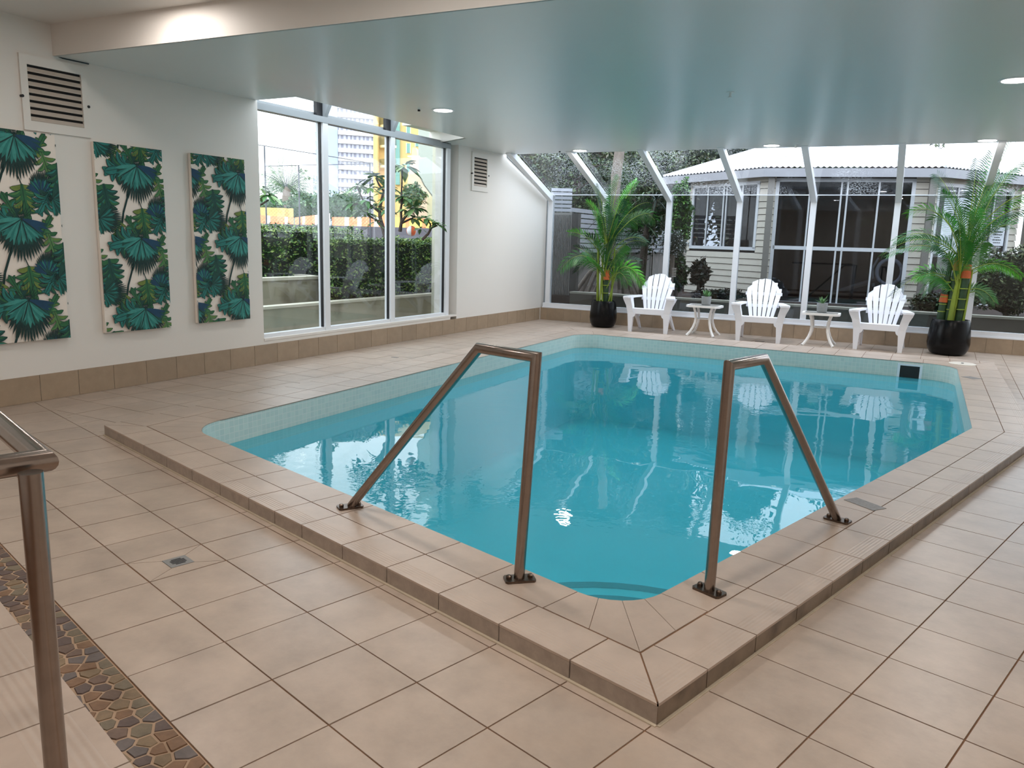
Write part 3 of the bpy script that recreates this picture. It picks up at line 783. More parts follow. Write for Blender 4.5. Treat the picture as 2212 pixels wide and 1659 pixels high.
def artwork(t0, t1, z0, z1, sh, vs, label):
    o = thing('canvas_print', label, 'artwork', tuple(LF((t0+t1)/2, 0, z0)), group='tropical leaf canvases on the left wall')
    mb = M(); mb.box(LF, t0, t1, .02, .12, z0, z1); mb.build('canvas', m_canvas, o)
    p = Print(t1-t0, z1-z0)
    random.seed(5)
    for iv in range(-2, 3):
        for iu in range(-2, 2): motif(p, sh+iu*1.97, vs+iv*1.92)
    p.m.v = [tuple(LF(t0+x, b, z0+z)) for x, b, z in p.m.v]
    p.m.build('printed_leaves', [LC[k] for k in LCK], o)
artwork(-8.85, -6.83, 1.54, 6.5, -.15, -.38, 'tropical leaf canvas farthest left, below the big vent, cut by the picture edge')
artwork(-5.83, -3.83, 1.56, 6.47, 0, 0, 'middle tropical leaf canvas of three with teal fan palm and monstera leaves')
artwork(-2.87, -.89, 1.59, 6.5, .52, -.06, 'tropical leaf canvas nearest the big window on the left wall')

# ------------------------------------------------------------------ downlights and sprinklers
m_lamp = emit('downlight_diffuser', (1, .93, .86, 1), 14)
def downlight(x, y, z, r, label, power=LAMP, group='recessed ceiling downlights'):
    o = thing('downlight', label, 'ceiling light', (x, y, z), group=group)
    mb = M(); mb.lathe((x, y, z), [(r*1.25, -.015), (r*1.25, .0), (r*1.0, .0), (r*1.0, -.015)], 28); mb.build('trim_ring', m_alu, o)
    mb = M(); mb.lathe((x, y, z), [(r, -.022), (r*.5, -.03), (.01, -.032)][::-1], 28); mb.build('diffuser', m_lamp, o, smooth=True)
    ld = bpy.data.lights.new('downlight_lamp', 'AREA'); ld.shape = 'DISK'; ld.size = r*2*T; ld.energy = power; ld.color = LAMP_COL; ld.spread = pi
    lo = bpy.data.objects.new('lamp', ld); sc.collection.objects.link(lo); lo.parent = o; lo.location = (0, 0, -.05*T)
for x, y, lb in ((-16.79, 11.81, 'round recessed downlight nearest the big left window'), (-20.16, 22.88, 'leftmost of the three lit downlights along the sloping glass edge'),
                 (-12.17, 25.4, 'middle of the three downlights along the sloping glass edge'), (-4.99, 27.86, 'downlight above the right potted palm at the ceiling edge'),
                 (-1.75, 16.77, 'largest downlight, cut by the right edge of the picture')):
    downlight(x, y, ZC, .30, lb)
for x, y, w_ in ((4.5, 19.0, 'right of the pool'), (2, 28, 'in the far right corner')):
    downlight(x, y, ZC, .25, 'recessed downlight in the low ceiling '+w_+', outside the picture')
for x, y, k_, w_ in ((-14.0, 1.35, .5, 'by the bright patch on the bulkhead'), (-6.5, 1.6, 1.0, 'in front of the middle of the bulkhead'), (-1.0, -.5, 1.35, 'over the near corner of the pool'),
                      (5.5, 1.5, 1.25, 'over the floor right of the pool'), (-9.0, -6.0, 1.35, 'over the raised step on the left'), (3.0, -8.0, 1.35, 'behind the viewpoint over the raised step')):
    downlight(x, y, ZU, .30, 'recessed downlight in the upper ceiling '+w_, LAMP*k_, 'upper ceiling downlights')
def sprinkler(px, py, label):
    d = CF+CR*(px-1106)/FPX-CU*(py-829.5)/FPX; p = CAM+d*(ZC-CAM[2])/d[2]
    o = thing('fire_sprinkler', label, 'sprinkler', (p[0], p[1], ZC))
    mb = M(); mb.lathe(p, [(.11, -.012), (.11, .0)], 16); mb.build('escutcheon', m_whitem, o)
    mb = M(); mb.tube([p+np.array([0, 0, 0]), p-np.array([0, 0, .12])], .03, 8); mb.lathe(p-np.array([0, 0, .14]), [(.06, 0), (.06, .015)], 12); mb.build('head', m_whitem, o)
sprinkler(1578, 199, 'small white sprinkler head in the middle of the low ceiling')
sprinkler(1719, 311, 'sprinkler head at the ceiling edge right of the middle downlight')
for px, py, lb in ((905, 237, 'tiny black sensor dot left of the downlight by the big window'), (1209, 327, 'tiny black sensor dot beside the downlight over the left palm')):
    d = CF+CR*(px-1106)/FPX-CU*(py-829.5)/FPX; p = CAM+d*(ZC-CAM[2])/d[2]
    mb = M(); mb.lathe(p, [(.045, -.05), (.045, 0)], 12); tag(mb.build('ceiling_sensor', m_black), lb, 'sensor')

# ================================================================== FLOOR FITTINGS
m_plate = mat('grey_cover_plate', srgb(120, 114, 110), .45, noise=(60, .3))
def drain(c, hw, z, rot, label, slots=True, hl=None):
    hl = hl or hw
    fr = frame((c[0], c[1], 0), (cos(rot), sin(rot), 0), (-sin(rot), cos(rot), 0))
    o = thing('floor_drain', label, 'drain', (c[0], c[1], z))
    mb = M(); mb.box(fr, -hw, hw, -hl, hl, z-.02, z+.006); mb.build('plate', m_grate if slots else m_plate, o)
    if slots:
        for k in range(5):
            y = (k-2)*hw*.26; l = hw*(.62 if abs(k-2) < 2 else .42)
            mb = M(); mb.box(fr, -l, l, y-hw*.07, y+hw*.07, z+.006, z+.009); mb.build('slot', m_black, o)
drain(DR, .15, 0, pi/2, 'square slotted metal drain in the floor tiles near the stone strip')
drain((-19.79, 20.78), .2, 0, aL, 'small grey drain at the far left end of the pool', False, .13)
drain((-13.4, 28.3), .2, 0, aB, 'small drain in the floor under the middle white chair', False, .12)
drain((-19.09, 11.63), .13, 0, aL, 'tiny dark drain on the walk below the big window', False, .06)
drain((-.87, 7.25), .29, .22, -.35, 'grey rectangular plate on the right coping beside the handrail foot', False, .15)
drain((-3.42, 23.5), .25, .22, -.5, 'grey rectangular plate on the coping at the far right corner', False, .2)
o = thing('skimmer_lid', 'pale round skimmer lid on the coping in front of the right palm', 'lid', (-4.6, 26.9, .22))
mb = M(); mb.lathe((-4.6, 26.9, .22), [(.46, -.01), (.46, .012), (.42, .02), (.1, .022)], 28); mb.build('lid', m_cover, o)
mb = M(); mb.lathe((-4.6, 26.9, .22), [(.05, .0), (.05, .035)], 10); mb.build('finger_hole', m_black, o)
fa = frame((-15.6, 6.68, 0), (eL[0], eL[1], 0), (nL[0], nL[1], 0))
o = thing('access_cover', 'tiled access cover outlined by a thin metal frame beside the pool', 'cover', (-15.6, 6.68, 0))
wbox(fa, 'cover_tile', m_tile, [(-.34, .34, -.2, .2, -.01, .006)], o)
wbox(fa, 'frame', m_grate, [(-.37, .37, -.23, -.205, -.01, .01), (-.37, .37, .205, .23, -.01, .01), (-.37, -.345, -.23, .23, -.01, .01), (.345, .37, -.23, .23, -.01, .01)], o)

# ================================================================== HANDRAILS
def base_plate(parent, c, ax, tilt=0):
    c = np.array(c, float); ax = np.array(ax, float); ay = np.array([-ax[1], ax[0], 0])
    fr = frame((c[0], c[1], 0), ax, ay)
    q = [( -.19, -.075), (-.165, -.105), (.165, -.105), (.19, -.075), (.19, .075), (.165, .105), (-.165, .105), (-.19, .075)]
    mb = M(); mb.prism([tuple(fr(a, b, 0)[:2]) for a, b in q], c[2], c[2]+.03); pl = mb.build('base_plate', m_steeld, parent)
    for sx_ in (-.135, .135):
        mb = M(); mb.lathe(fr(sx_, 0, c[2]+.03), [(.035, 0), (.035, .03), (.022, .045)], 8); mb.build('bolt', m_steeld, pl)
    return pl
R0 = .066
hr = thing('pool_handrail', 'left pool-entry handrail, a steel tube bent over the step corner', 'handrail', (-2.65, .97, .22), group='steel handrails at the pool steps')
mb = M(); mb.tube([(-2.66, .96, .24), (-2.50, .96, 2.99), (-3.44, .95, 2.99), (-6.18, .94, .25)], R0, 16); mb.build('rail_tube', m_steel, hr, smooth=True)
base_plate(hr, (-2.66, .97, .22), (.55, .83, 0)); base_plate(hr, (-6.2, .93, .22), (.3, .95, 0))
hr = thing('pool_handrail', 'right pool-entry handrail standing on the right-hand coping', 'handrail', (-.9, 2.42, .22), group='steel handrails at the pool steps')
mb = M(); mb.tube([(-.9, 2.42, .24), (-.87, 2.42, 2.97), (-.87, 3.25, 2.97), (-.86, 6.1, .25)], R0, 16); mb.build('rail_tube', m_steel, hr, smooth=True)
base_plate(hr, (-.9, 2.42, .22), (1, -.1, 0)); base_plate(hr, (-.86, 6.12, .22), (1, 0, 0))
# corner rail on the step, very near on the left
hz = 2.98
corner = at(92, 995, 1); dd = corner-CAM; corner = CAM+dd*(hz-CAM[2])/dd[2]
pA = at(-60, 865, 1)-CAM; pA = CAM+pA*(hz-CAM[2])/pA[2]
pB = at(-200, 1038, 1)-CAM; pB = CAM+pB*(hz-CAM[2])/pB[2]
hr = thing('step_handrail', 'large steel corner handrail cut by the left edge of the picture', 'handrail', (corner[0], corner[1], ZS))
mb = M(); mb.tube([pA+(pA-corner)*1.5, corner, pB+(pB-corner)*1.0], .068, 18); mb.build('top_rail', m_steel, hr, smooth=True)
ptop = at(66, 1020, 1)-CAM; ptop = CAM+ptop*(hz-CAM[2])/ptop[2]
mb = M(); mb.tube([(ptop[0], ptop[1], hz), (ptop[0], ptop[1], ZS)], .062, 18); mb.build('post', m_steel, hr, smooth=True)
base_plate(hr, (ptop[0], ptop[1], ZS), (1, 0, 0))

# ================================================================== CHAIRS
def make_chair():
    r = thing('adirondack_chair', 'x', 'chair', (0, 0, 0), group='white resin chairs facing the pool')
    S = lambda mb, name, m_=m_white, smooth=False: mb.build(name, m_, r, smooth=smooth, local=True)
    # facing -y; x to the right
    for s in (-1, 1):
        lv = [(0, .80, .97, -.02, .12), (.4, .78, 1.0, -.03, .16), (.95, .74, 1.04, -.06, .24), (1.3, .80, 1.12, -.10, .30), (1.55, .86, 1.24, -.14, .36), (1.68, .88, 1.28, -.16, .40)]
        mb = M(); vs = []
        for z, x0, x1, y0, y1 in lv: vs += [(s*x0, y0, z), (s*x1, y0+.03, z), (s*x1, y1, z), (s*x0, y1, z)]
        fs = [(k*4+i, k*4+(i+1) % 4, (k+1)*4+(i+1) % 4, (k+1)*4+i) for k in range(len(lv)-1) for i in range(4)]+[(0, 1, 2, 3), tuple(range(len(vs)-4, len(vs)))]
        if s > 0: pass
        mb.add(vs, fs); S(mb, 'leg')
        mb = M(); out = [(.86, -.18), (.98, -.24), (1.14, -.24), (1.26, -.16), (1.28, .05), (1.16, .5), (1.05, 1.0), (.92, 1.55), (.70, 1.62), (.72, 1.1), (.82, .5), (.84, 0)]
        mb.prism([(s*x, y) for x, y in out], 1.66, 1.74); S(mb, 'armrest')
        mb = M(); mb.tube([(s*.80, .45, 1.0), (s*.84, 1.2, .62), (s*.88, 2.0, .0)], [.11, .10, .07], 6, flat=1.4); S(mb, 'leg')
        mb = M(); mb.fprism(WF, [(-.02, .86), (-.02, 1.14), (.5, 1.16), (1.35, .86), (1.35, .66), (.5, .92)], 'a', s*.74, s*.84); S(mb, 'side_rail')
    mb = M(); n = 8
    ap = [(-.80, 1.15), (.80, 1.15)]+[(.80, .72)]+[(.80-.16*sin(pi/2*k/n), .72+.18*(1-cos(pi/2*k/n))) for k in range(1, n+1)]+[(-.64-.16*(1-cos(pi/2*k/n)), .90-.18*sin(pi/2*k/n)) for k in range(0, n+1)]
    mb.fprism(WF, ap, 'b', -.03, .05); S(mb, 'apron')
    for k in range(7):                         # seat slats run across
        y0 = -.02+k*.185; z = lambda y: 1.16+.05*sin(min(y, .5)*pi)-.26*max(0, y-.15)
        mb = M(); mb.fprism(WF, [(y0, z(y0)-.05), (y0+.17, z(y0+.17)-.05), (y0+.17, z(y0+.17)), (y0, z(y0))], 'a', -.76, .76); S(mb, 'seat_slat')
    nb = 6
    for k in range(nb):
        x_ = (k-(nb-1)/2)
        rows = []
        for t in np.linspace(0, 1, 9):
            z_ = .86+t*(2.80-.86); sp = .172+.125*min(1, t*1.2); hw = sp*.5-.021; xc = x_*sp; y = 1.18+.86*t-.10*sin(pi*t)
            rows.append((xc, hw, y, z_))
        topz = 2.80-.44*(abs(x_)/2.5)**2
        rows = [rr for rr in rows if rr[3] < topz-.05]; l = rows[-1]
        sgn = 1 if x_ > 0 else -1
        sl = .175*(abs(x_)/2.5)+.01
        rows.append((l[0], l[1], 2.02, topz))
        mb = M(); vs = []
        for j, (xc, hw, y, z_) in enumerate(rows):
            dz = sl if j == len(rows)-1 else 0
            for xx, zz in ((xc-hw, z_-(dz if sgn < 0 else -dz)), (xc+hw, z_-(-dz if sgn < 0 else dz))):
                vs += [(xx, y, zz)]
            vs += [(xc+hw, y+.06, z_), (xc-hw, y+.06, z_)]
        K = len(rows)
        fs = [(j*4+i, j*4+(i+1) % 4, (j+1)*4+(i+1) % 4, (j+1)*4+i) for j in range(K-1) for i in range(4)]+[(3, 2, 1, 0), tuple(range(K*4-4, K*4))]
        mb.add(vs, fs); S(mb, 'back_slat')
    for z_, hw_, y_ in ((1.58, .74, 1.46), (2.12, .83, 1.72), (.95, .5, 1.22)):
        mb = M(); mb.box(WF, -hw_, hw_, y_, y_+.07, z_-.07, z_+.07); S(mb, 'back_rail')
    return r
ch = make_chair()
chairs = [((-18.45, 26.55), .36, 'white fan-backed resin chair beside the left potted palm, turned slightly left'), ((-13.3, 27.85), .40, 'white fan-backed resin chair in the middle, between the two small tables'),
          ((-8.65, 29.65), .25, 'white fan-backed resin chair on the right, between a table and the right palm')]
for k, ((x, y), a, lb) in enumerate(chairs):
    if k == 0: ch.location = (x*T, y*T, 0); ch.rotation_euler = (0, 0, a); ch['label'] = lb
    else: dup(ch, (x, y, 0), a, lb)

# ------------------------------------------------------------------ side tables
def make_table():
    r = thing('side_table', 'x', 'table', group='small white side tables')
    S = lambda mb, name, m_=m_whitem, smooth=False: mb.build(name, m_, r, smooth=smooth, local=True)
    hx, hy, c = .80, .62, .18
    o8 = lambda k: [(-hx+k, -hy+c), (-hx+c, -hy+k), (hx-c, -hy+k), (hx-k, -hy+c), (hx-k, hy-c), (hx-c, hy-k), (-hx+c, hy-k), (-hx+k, hy-c)]
    a, b = o8(0), o8(.10)
    mb = M()
    for k in range(8): mb.prism([a[k], a[(k+1) % 8], b[(k+1) % 8], b[k]], 1.36, 1.46)
    S(mb, 'table_rim')
    mb = M(); mb.prism(o8(.09), 1.40, 1.425); S(mb, 'glass_top', m_tglass)
    mb = M(); mb.prism(o8(.12), 1.385, 1.395); S(mb, 'glass_underside', m_alud)
    for sx_, sy_ in ((-1, -1), (1, -1), (1, 1), (-1, 1)):
        pts = [(sx_*.44, sy_*.38, 1.38), (sx_*.37, sy_*.33, 1.15), (sx_*.33, sy_*.30, .85), (sx_*.35, sy_*.32, .62), (sx_*.42, sy_*.39, .38), (sx_*.53, sy_*.51, .16), (sx_*.65, sy_*.64, .0)]
        mb = M(); mb.tube(pts, [.06, .062, .062, .062, .062, .062, .066], 8); S(mb, 'leg', smooth=True)
    mb = M(); mb.tube([(.33*cos(a_), .30*sin(a_), .80) for a_ in np.linspace(0, 2*pi, 17)], .022, 6, cap=False); S(mb, 'ring_brace')
    return r
tb = make_table()
tabs = [((-16.3, 28.15), .30, 'small white glass-topped table between the left and middle chairs'), ((-11.2, 29.6), .33, 'small white glass-topped table between the middle and right chairs')]
for k, ((x, y), a, lb) in enumerate(tabs):
    if k == 0: tb.location = (x*T, y*T, 0); tb.rotation_euler = (0, 0, a); tb['label'] = lb
    else: dup(tb, (x, y, 0), a, lb)

# ================================================================== PLANTS
m_fr = mat('palm_frond_green', srgb(40, 104, 30), .4, noise=(6, .3), rand=.22)
m_frl = mat('palm_frond_bright', srgb(84, 176, 40), .4, noise=(6, .2), rand=.12)
m_frd = mat('palm_frond_dark', srgb(22, 66, 30), .4, noise=(6, .3), rand=.2)
m_cane = mat('palm_cane', srgb(34, 62, 34), .5, noise=(3, .3, (1, 1, 9)))
m_caney = mat('palm_leaf_sheath', srgb(120, 140, 44), .5, noise=(5, .25))
m_caneo = mat('orange_crownshaft', srgb(176, 84, 34), .5, noise=(8, .3))
def frond(mb, p0, p1, droop, ll, n=30, lw=.021, rr=.024, roll=None, t0_=.16):
    """feather leaf: an arching rachis and two rows of narrow leaflets"""
    p0, p1 = np.array(p0, float), np.array(p1, float); d = p1-p0; L = np.linalg.norm(d)
    pts = []
    for k in range(13):
        t = k/12; pts.append(p0+d*t+np.array([0, 0, 1.])*droop*4*t*(1-t)*.9)
    mb.cur = 1; mb.tube(pts, [rr*(1-.8*k/12) for k in range(13)], 4, cap=False); mb.cur = 0
    vs, fs = [], []; roll = random.uniform(.55, 1.15)*random.choice((-1, 1)) if roll is None else roll
    for k in range(n):
        t = t0_+(1-t0_)*k/(n-1); i = min(11, int(t*12)); f = t*12-i; c = pts[i]*(1-f)+pts[min(12, i+1)]*f
        tg = pts[min(12, i+1)]-pts[i]; tg /= np.linalg.norm(tg)
        sd = np.cross(tg, [0, 0, 1.]); nn = np.linalg.norm(sd); sd = sd/nn if nn > .05 else np.array([1., 0, 0])
        upv = np.cross(sd, tg); sd, upv = sd*cos(roll)+upv*sin(roll), upv*cos(roll)-sd*sin(roll)
        ln = ll*(.45+.55*sin(pi*min(1, .15+t*.85))**.8)*random.uniform(.88, 1.08)
        for s in (-1, 1):
            dr = tg*(.5+.5*t)+sd*s*.95+upv*.2+np.array([0, 0, -.22]); dr /= np.linalg.norm(dr)
            wv = np.cross(dr, upv); wv /= np.linalg.norm(wv)+1e-9; wv = tg*.5+wv*.5; wv /= np.linalg.norm(wv); w_ = lw
            a, b = c+dr*ln*.5+np.array([0, 0, -.02*ln]), c+dr*ln+np.array([0, 0, -.22*ln]); o = len(vs)
            vs += [c-wv*w_*.4, c+wv*w_*.4, a+wv*w_, a-wv*w_, b]
            fs += [(o, o+1, o+2, o+3), (o+3, o+2, o+4)]
    mb.add(vs, fs)
def palm(base, scale, rpot, hpot, fronds, canes, label):
    """base in tiles; fronds: (x0,z0,x1,z1,depth,droop,leaflet,shade) in the plane facing the view, scaled"""
    b = np.array(base, float); vd = np.array([CAM[0]-b[0], CAM[1]-b[1], 0]); vd /= np.linalg.norm(vd); rt = np.array([-vd[1], vd[0], 0])
    W_ = lambda x, z, y=0: b+rt*x+np.array([0, 0, z])-vd*y
    o = thing('potted_palm', label, 'potted plant', tuple(b))
    R_ = rpot
    prof = [(R_*.62, 0), (R_*.82, .06), (R_*.95, .25), (R_*1.0, .5), (R_*.98, .8), (R_*.9, hpot-.12), (R_*.85, hpot-.02), (R_*.84, hpot), (R_*.77, hpot), (R_*.76, hpot-.14), (.02, hpot-.14)]
    mb = M(); mb.lathe(b, prof, 40); mb.build('pot', m_pot, o, smooth=True)
    mb = M(); mb.lathe(b+np.array([0, 0, hpot-.13]), [(R_*.75, -.02), (R_*.75, 0), (.02, .03)], 20); mb.build('soil', m_soil, o)
    for (x0, x1, z1, r_, col) in canes:
        mb = M(); mb.tube([W_(x0, hpot-.14, .1*random.uniform(-1, 1)), W_((x0+x1)/2, (hpot+z1)/2), W_(x1, z1)], [r_, r_*.92, r_*.6], 10)
        c_ = mb.build('cane', {'g': m_cane, 'y': m_caney}[col[0]], o, smooth=True)
        if len(col) > 1:
            k0 = float(col[1:]); mb = M(); q0, q1 = W_(x0+(x1-x0)*k0, hpot+(z1-hpot)*k0), W_(x0+(x1-x0)*(k0+.16), hpot+(z1-hpot)*(k0+.16)); mb.tube([q0, q1], [r_*1.18, r_*.9], 10); mb.build('orange_sheath', m_caneo, c_, smooth=True)
        if col[0] == 'g':
            for k in range(1, 6):
                t = k/8; q = W_(x0+(x1-x0)*t, hpot+(z1-hpot)*t); mb = M(); mb.tube([q-np.array([0, 0, .02]), q+np.array([0, 0, .02])], r_*1.05, 10); mb.build('cane_ring', m_caney, c_)
    fronds = list(fronds)+[(x0, z0-.2, x0+(x1-x0)*random.uniform(.55, .95)+random.uniform(-.35, .35), z0+(z1-z0)*random.uniform(.6, .95), dp+random.uniform(-.7, .7), dr*.8, ll*.95, random.choice('mmd')) for (x0, z0, x1, z1, dp, dr, ll, sh) in fronds]
    for (x0, z0, x1, z1, dp, dr, ll, sh) in fronds:
        mb = M(); frond(mb, W_(x0, z0, dp*.2), W_(x1, z1, dp), dr, ll)
        mb.build('frond', [{'m': m_fr, 'b': m_frl, 'd': m_frd}[sh], m_caney], o)
F1 = [(0, 4.6, .45, 7.55, .3, .1, .75, 'm'), (0, 4.4, -.55, 7.1, -.2, .15, .8, 'd'), (.1, 4.5, 1.35, 7.35, .1, .35, .7, 'b'), (.1, 4.3, 2.0, 6.3, -.4, .6, .7, 'd'),
      (0, 4.0, -1.1, 6.3, .2, .5, .65, 'b'), (.1, 4.2, 2.35, 5.5, .3, 1.0, .8, 'm'), (.05, 4.0, 1.5, 5.9, .9, .5, .8, 'm'), (-.1, 3.4, -1.9, 4.75, .1, .45, .7, 'b'),
      (.1, 3.6, 2.0, 4.4, .5, .6, .65, 'd'), (-.1, 2.6, -2.25, 2.9, -.3, .95, .75, 'm'), (-.1, 2.8, -1.6, 4.0, .8, .3, .6, 'd'), (.1, 2.2, 1.9, 2.3, -.2, .95, .7, 'b'),
      (.1, 2.4, 1.7, 3.4, .6, .4, .6, 'd'), (0, 3.8, .1, 6.6, .9, .2, .8, 'm'), (0, 3.2, .5, 5.4, -.7, .2, .8, 'm'), (0, 2.9, -.6, 4.9, -.6, .2, .75, 'm'), (0, 3.0, .1, 4.3, -.9, .3, .75, 'd'),
      (-.05, 2.6, -.9, 3.6, -.7, .2, .6, 'm'), (.1, 2.8, .9, 4.2, -.8, .3, .7, 'm'), (0, 4.2, -.2, 6.0, -.6, .1, .8, 'd'), (0, 4.2, .6, 6.4, -.5, .2, .8, 'd'), (-.1, 4.0, -.75, 5.7, .5, .3, .7, 'm')]
C1 = [(-.32, -.42, 4.0, .075, 'y'), (-.22, -.1, 4.6, .05, 'y'), (.05, .08, 4.5, .17, 'g.34'), (.36, .42, 4.0, .06, 'y'), (-.08, -.2, 3.6, .05, 'y'), (.22, .6, 3.0, .045, 'y')]
palm((-21.35, 26.75, 0), 1, .70, 1.36, F1, C1, 'tall areca palm in a black glazed pot near the left end of the glass wall')
F2 = [(.2, 5.2, 1.35, 8.9, .2, .2, .85, 'm'), (.2, 5.0, 2.1, 8.3, .3, .5, .7, 'm'), (.3, 4.8, 2.9, 6.4, -.2, 1.0, .9, 'b'), (.2, 5.2, .2, 8.0, -.1, .1, .75, 'd'), (.1, 5.0, -1.2, 7.5, .2, .35, .75, 'd'),
      (0, 4.6, -2.1, 5.9, .1, .75, .75, 'b'), (.2, 4.7, -.6, 7.0, .9, .2, .8, 'm'), (.3, 4.4, 2.35, 5.8, .4, .5, .85, 'd'), (.1, 4.0, -2.5, 4.75, .2, .7, .6, 'm'), (.1, 4.0, -2.9, 4.1, -.3, .85, .5, 'm'),
      (.1, 3.0, -2.35, 2.4, -.2, .75, .65, 'd'), (.1, 2.6, -1.6, 3.3, .3, .5, .75, 'b'), (.3, 3.4, 2.3, 3.4, .1, .55, .5, 'b'), (.3, 2.6, 1.5, 2.3, .3, .4, .5, 'm'), (.2, 4.2, 1.0, 6.8, -.6, .2, .85, 'm'),
      (.2, 3.9, .4, 6.0, -.8, .2, .85, 'm'), (.1, 3.8, -.7, 5.7, -.7, .25, .8, 'm'), (.1, 3.4, -.3, 5.0, -.9, .3, .8, 'm'), (.2, 3.6, 1.2, 5.2, -.6, .3, .75, 'd'), (0, 3.2, -1.0, 4.6, -.6, .4, .7, 'd'), (.2, 5.2, .7, 8.3, .6, .1, .8, 'd')]
C2 = [(-.42, -.28, 4.0, .15, 'g.28'), (-.05, .12, 5.0, .11, 'y'), (.28, .38, 5.0, .17, 'g.50'), (.05, .25, 4.4, .06, 'y'), (-.15, .0, 4.8, .13, 'g.62'), (.45, .55, 3.6, .05, 'y')]
palm((-6.35, 31.35, 0), 1, .83, 1.5, F2, C2, 'tall areca palm in a scuffed black glazed pot at the right of the chairs')
def succulent(px, py, base, lab, blade):
    b = np.array(base, float); o = thing('potted_succulent', lab, 'potted plant', tuple(b))
    mb = M(); mb.lathe(b, [(.19, 0), (.215, .02), (.235, .42), (.20, .42), (.195, .35), (.01, .35)], 20); mb.build('pot', m_conc, o, smooth=True)
    mb = M()
    for k in range(26):
        a = k*2.4; el = random.uniform(.5, 1.35); ln = random.uniform(.28, .52); d = np.array([cos(a)*cos(el), sin(a)*cos(el), sin(el)])
        w_ = np.array([-sin(a), cos(a), 0])*blade; c = b+np.array([0, 0, .36])
        mb.add([c-w_, c+w_, c+d*ln*.6+w_*1.2, c+d*ln*.6-w_*1.2, c+d*ln+np.array([0, 0, -.02])], [(0, 1, 2, 3), (3, 2, 4)])
    mb.build('leaves', mat('succulent_leaf', srgb(96, 140, 84), .5, noise=(10, .25)), o)
succulent(0, 0, (-16.28, 28.2, 1.46), 'small succulent in a round grey pot on the table between left and middle chairs', .028)
succulent(0, 0, (-11.22, 29.65, 1.46), 'small spiky aloe in a grey pot on the table by the right chair', .020)

# ================================================================== OUTSIDE: GROUND
m_ground = mat('outdoor_concrete', srgb(122, 116, 98), .8, noise=(1.5, .1))
m_pl = mat('rendered_planter', srgb(158, 152, 132), .75, noise=(1.2, .12), wear=(2.5, srgb(120, 112, 92), .55))
m_plcap = mat('planter_cap', srgb(196, 190, 172), .7, noise=(4, .06))
m_pld = mat('dark_planter', srgb(104, 98, 88), .75, noise=(1.2, .12))
m_mulch = mat('garden_mulch', srgb(58, 42, 34), .95, noise=(9, .5), bump=(30, 1))
gr = M()
for q in subtract([(-700, -500), (600, -500), (600, 800), (-700, 800)], clip(clip([(-40, -12), (9, -12), (9, 42), (-40, 42)], tuple(L0[:2]-nL[:2]*.8), tuple(nL[:2])), tuple((B0-nB*.5)[:2]), tuple(nB[:2]))): gr.prism(q, -.6, -.35)
gr = gr.build('ground', m_ground); gr['kind'] = 'structure'

# ---- foliage helpers
def leaves(mb, pts, size, up=.4, mi=None, asp=.45):
    n = len(pts); pts = np.array(pts)
    nr = rng.normal(size=(n, 3)); nr[:, 2] = np.abs(nr[:, 2])+up; nr /= np.linalg.norm(nr, axis=1)[:, None]
    t = np.cross(nr, rng.normal(size=(n, 3))); t /= np.linalg.norm(t, axis=1)[:, None]; s = np.cross(nr, t)
    sz = size*rng.uniform(.6, 1.3, n)[:, None]
    P0, P1, P2, P3 = pts-t*sz, pts+s*sz*asp, pts+t*sz, pts-s*sz*asp
    o = len(mb.v); V = np.stack([P0, P1, P2, P3], 1).reshape(-1, 3); mb.v.extend(map(tuple, V))
    mb.f.extend([(o+4*k, o+4*k+1, o+4*k+2, o+4*k+3) for k in range(n)])
    mb.uv.extend([None]*n); mb.mi.extend(rng.integers(0, mi, n).tolist() if mi else [mb.cur]*n)
def leafmats(*cols): return [mat('leaf_%d_%d_%d' % c, srgb(*c), .5, noise=(5, .35)) for c in cols]
LM_h = leafmats((70, 108, 44), (104, 138, 58), (38, 72, 34), (140, 160, 84))
LM_d = leafmats((38, 62, 34), (62, 84, 44), (26, 44, 30), (84, 96, 60))
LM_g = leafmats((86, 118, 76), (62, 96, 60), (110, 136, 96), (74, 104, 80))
m_bark = mat('grey_bark', srgb(120, 108, 98), .85, noise=(8, .35), bump=(20, 1))
m_barkd = mat('dark_bark', srgb(74, 60, 52), .85, noise=(8, .35), bump=(20, 1))
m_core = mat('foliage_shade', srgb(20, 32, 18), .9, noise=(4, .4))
def hedge(t0, t1, o0, o1, z0, z1, label, n):
    h = thing('clipped_hedge', label, 'hedge', tuple(LF((t0+t1)/2, (o0+o1)/2, z0)))
    mb = M(); mb.box(LF, t0+.2, t1-.2, min(o0, o1)+.2, max(o0, o1)-.25, z0, z1-.25); mb.build('shade_core', m_core, h)  # solid box coloured dark for the shade inside the leaves
    pts = []
    for _ in range(n):
        r_ = rng.random(); t = rng.uniform(t0, t1); f = rng.random()
        if r_ < .62: pts.append(LF(t, max(o0, o1)-rng.uniform(0, .28)+.08*sin(t*3.1), z0+f*(z1-z0)))
        else: pts.append(LF(t, rng.uniform(min(o0, o1), max(o0, o1)), z1-rng.uniform(0, .28)+.09*sin(t*2.3)+.07*sin(t*5.1)))
    mb = M(); leaves(mb, pts, .075, mi=4, asp=.55); mb.build('foliage', LM_h, h, kind='stuff')
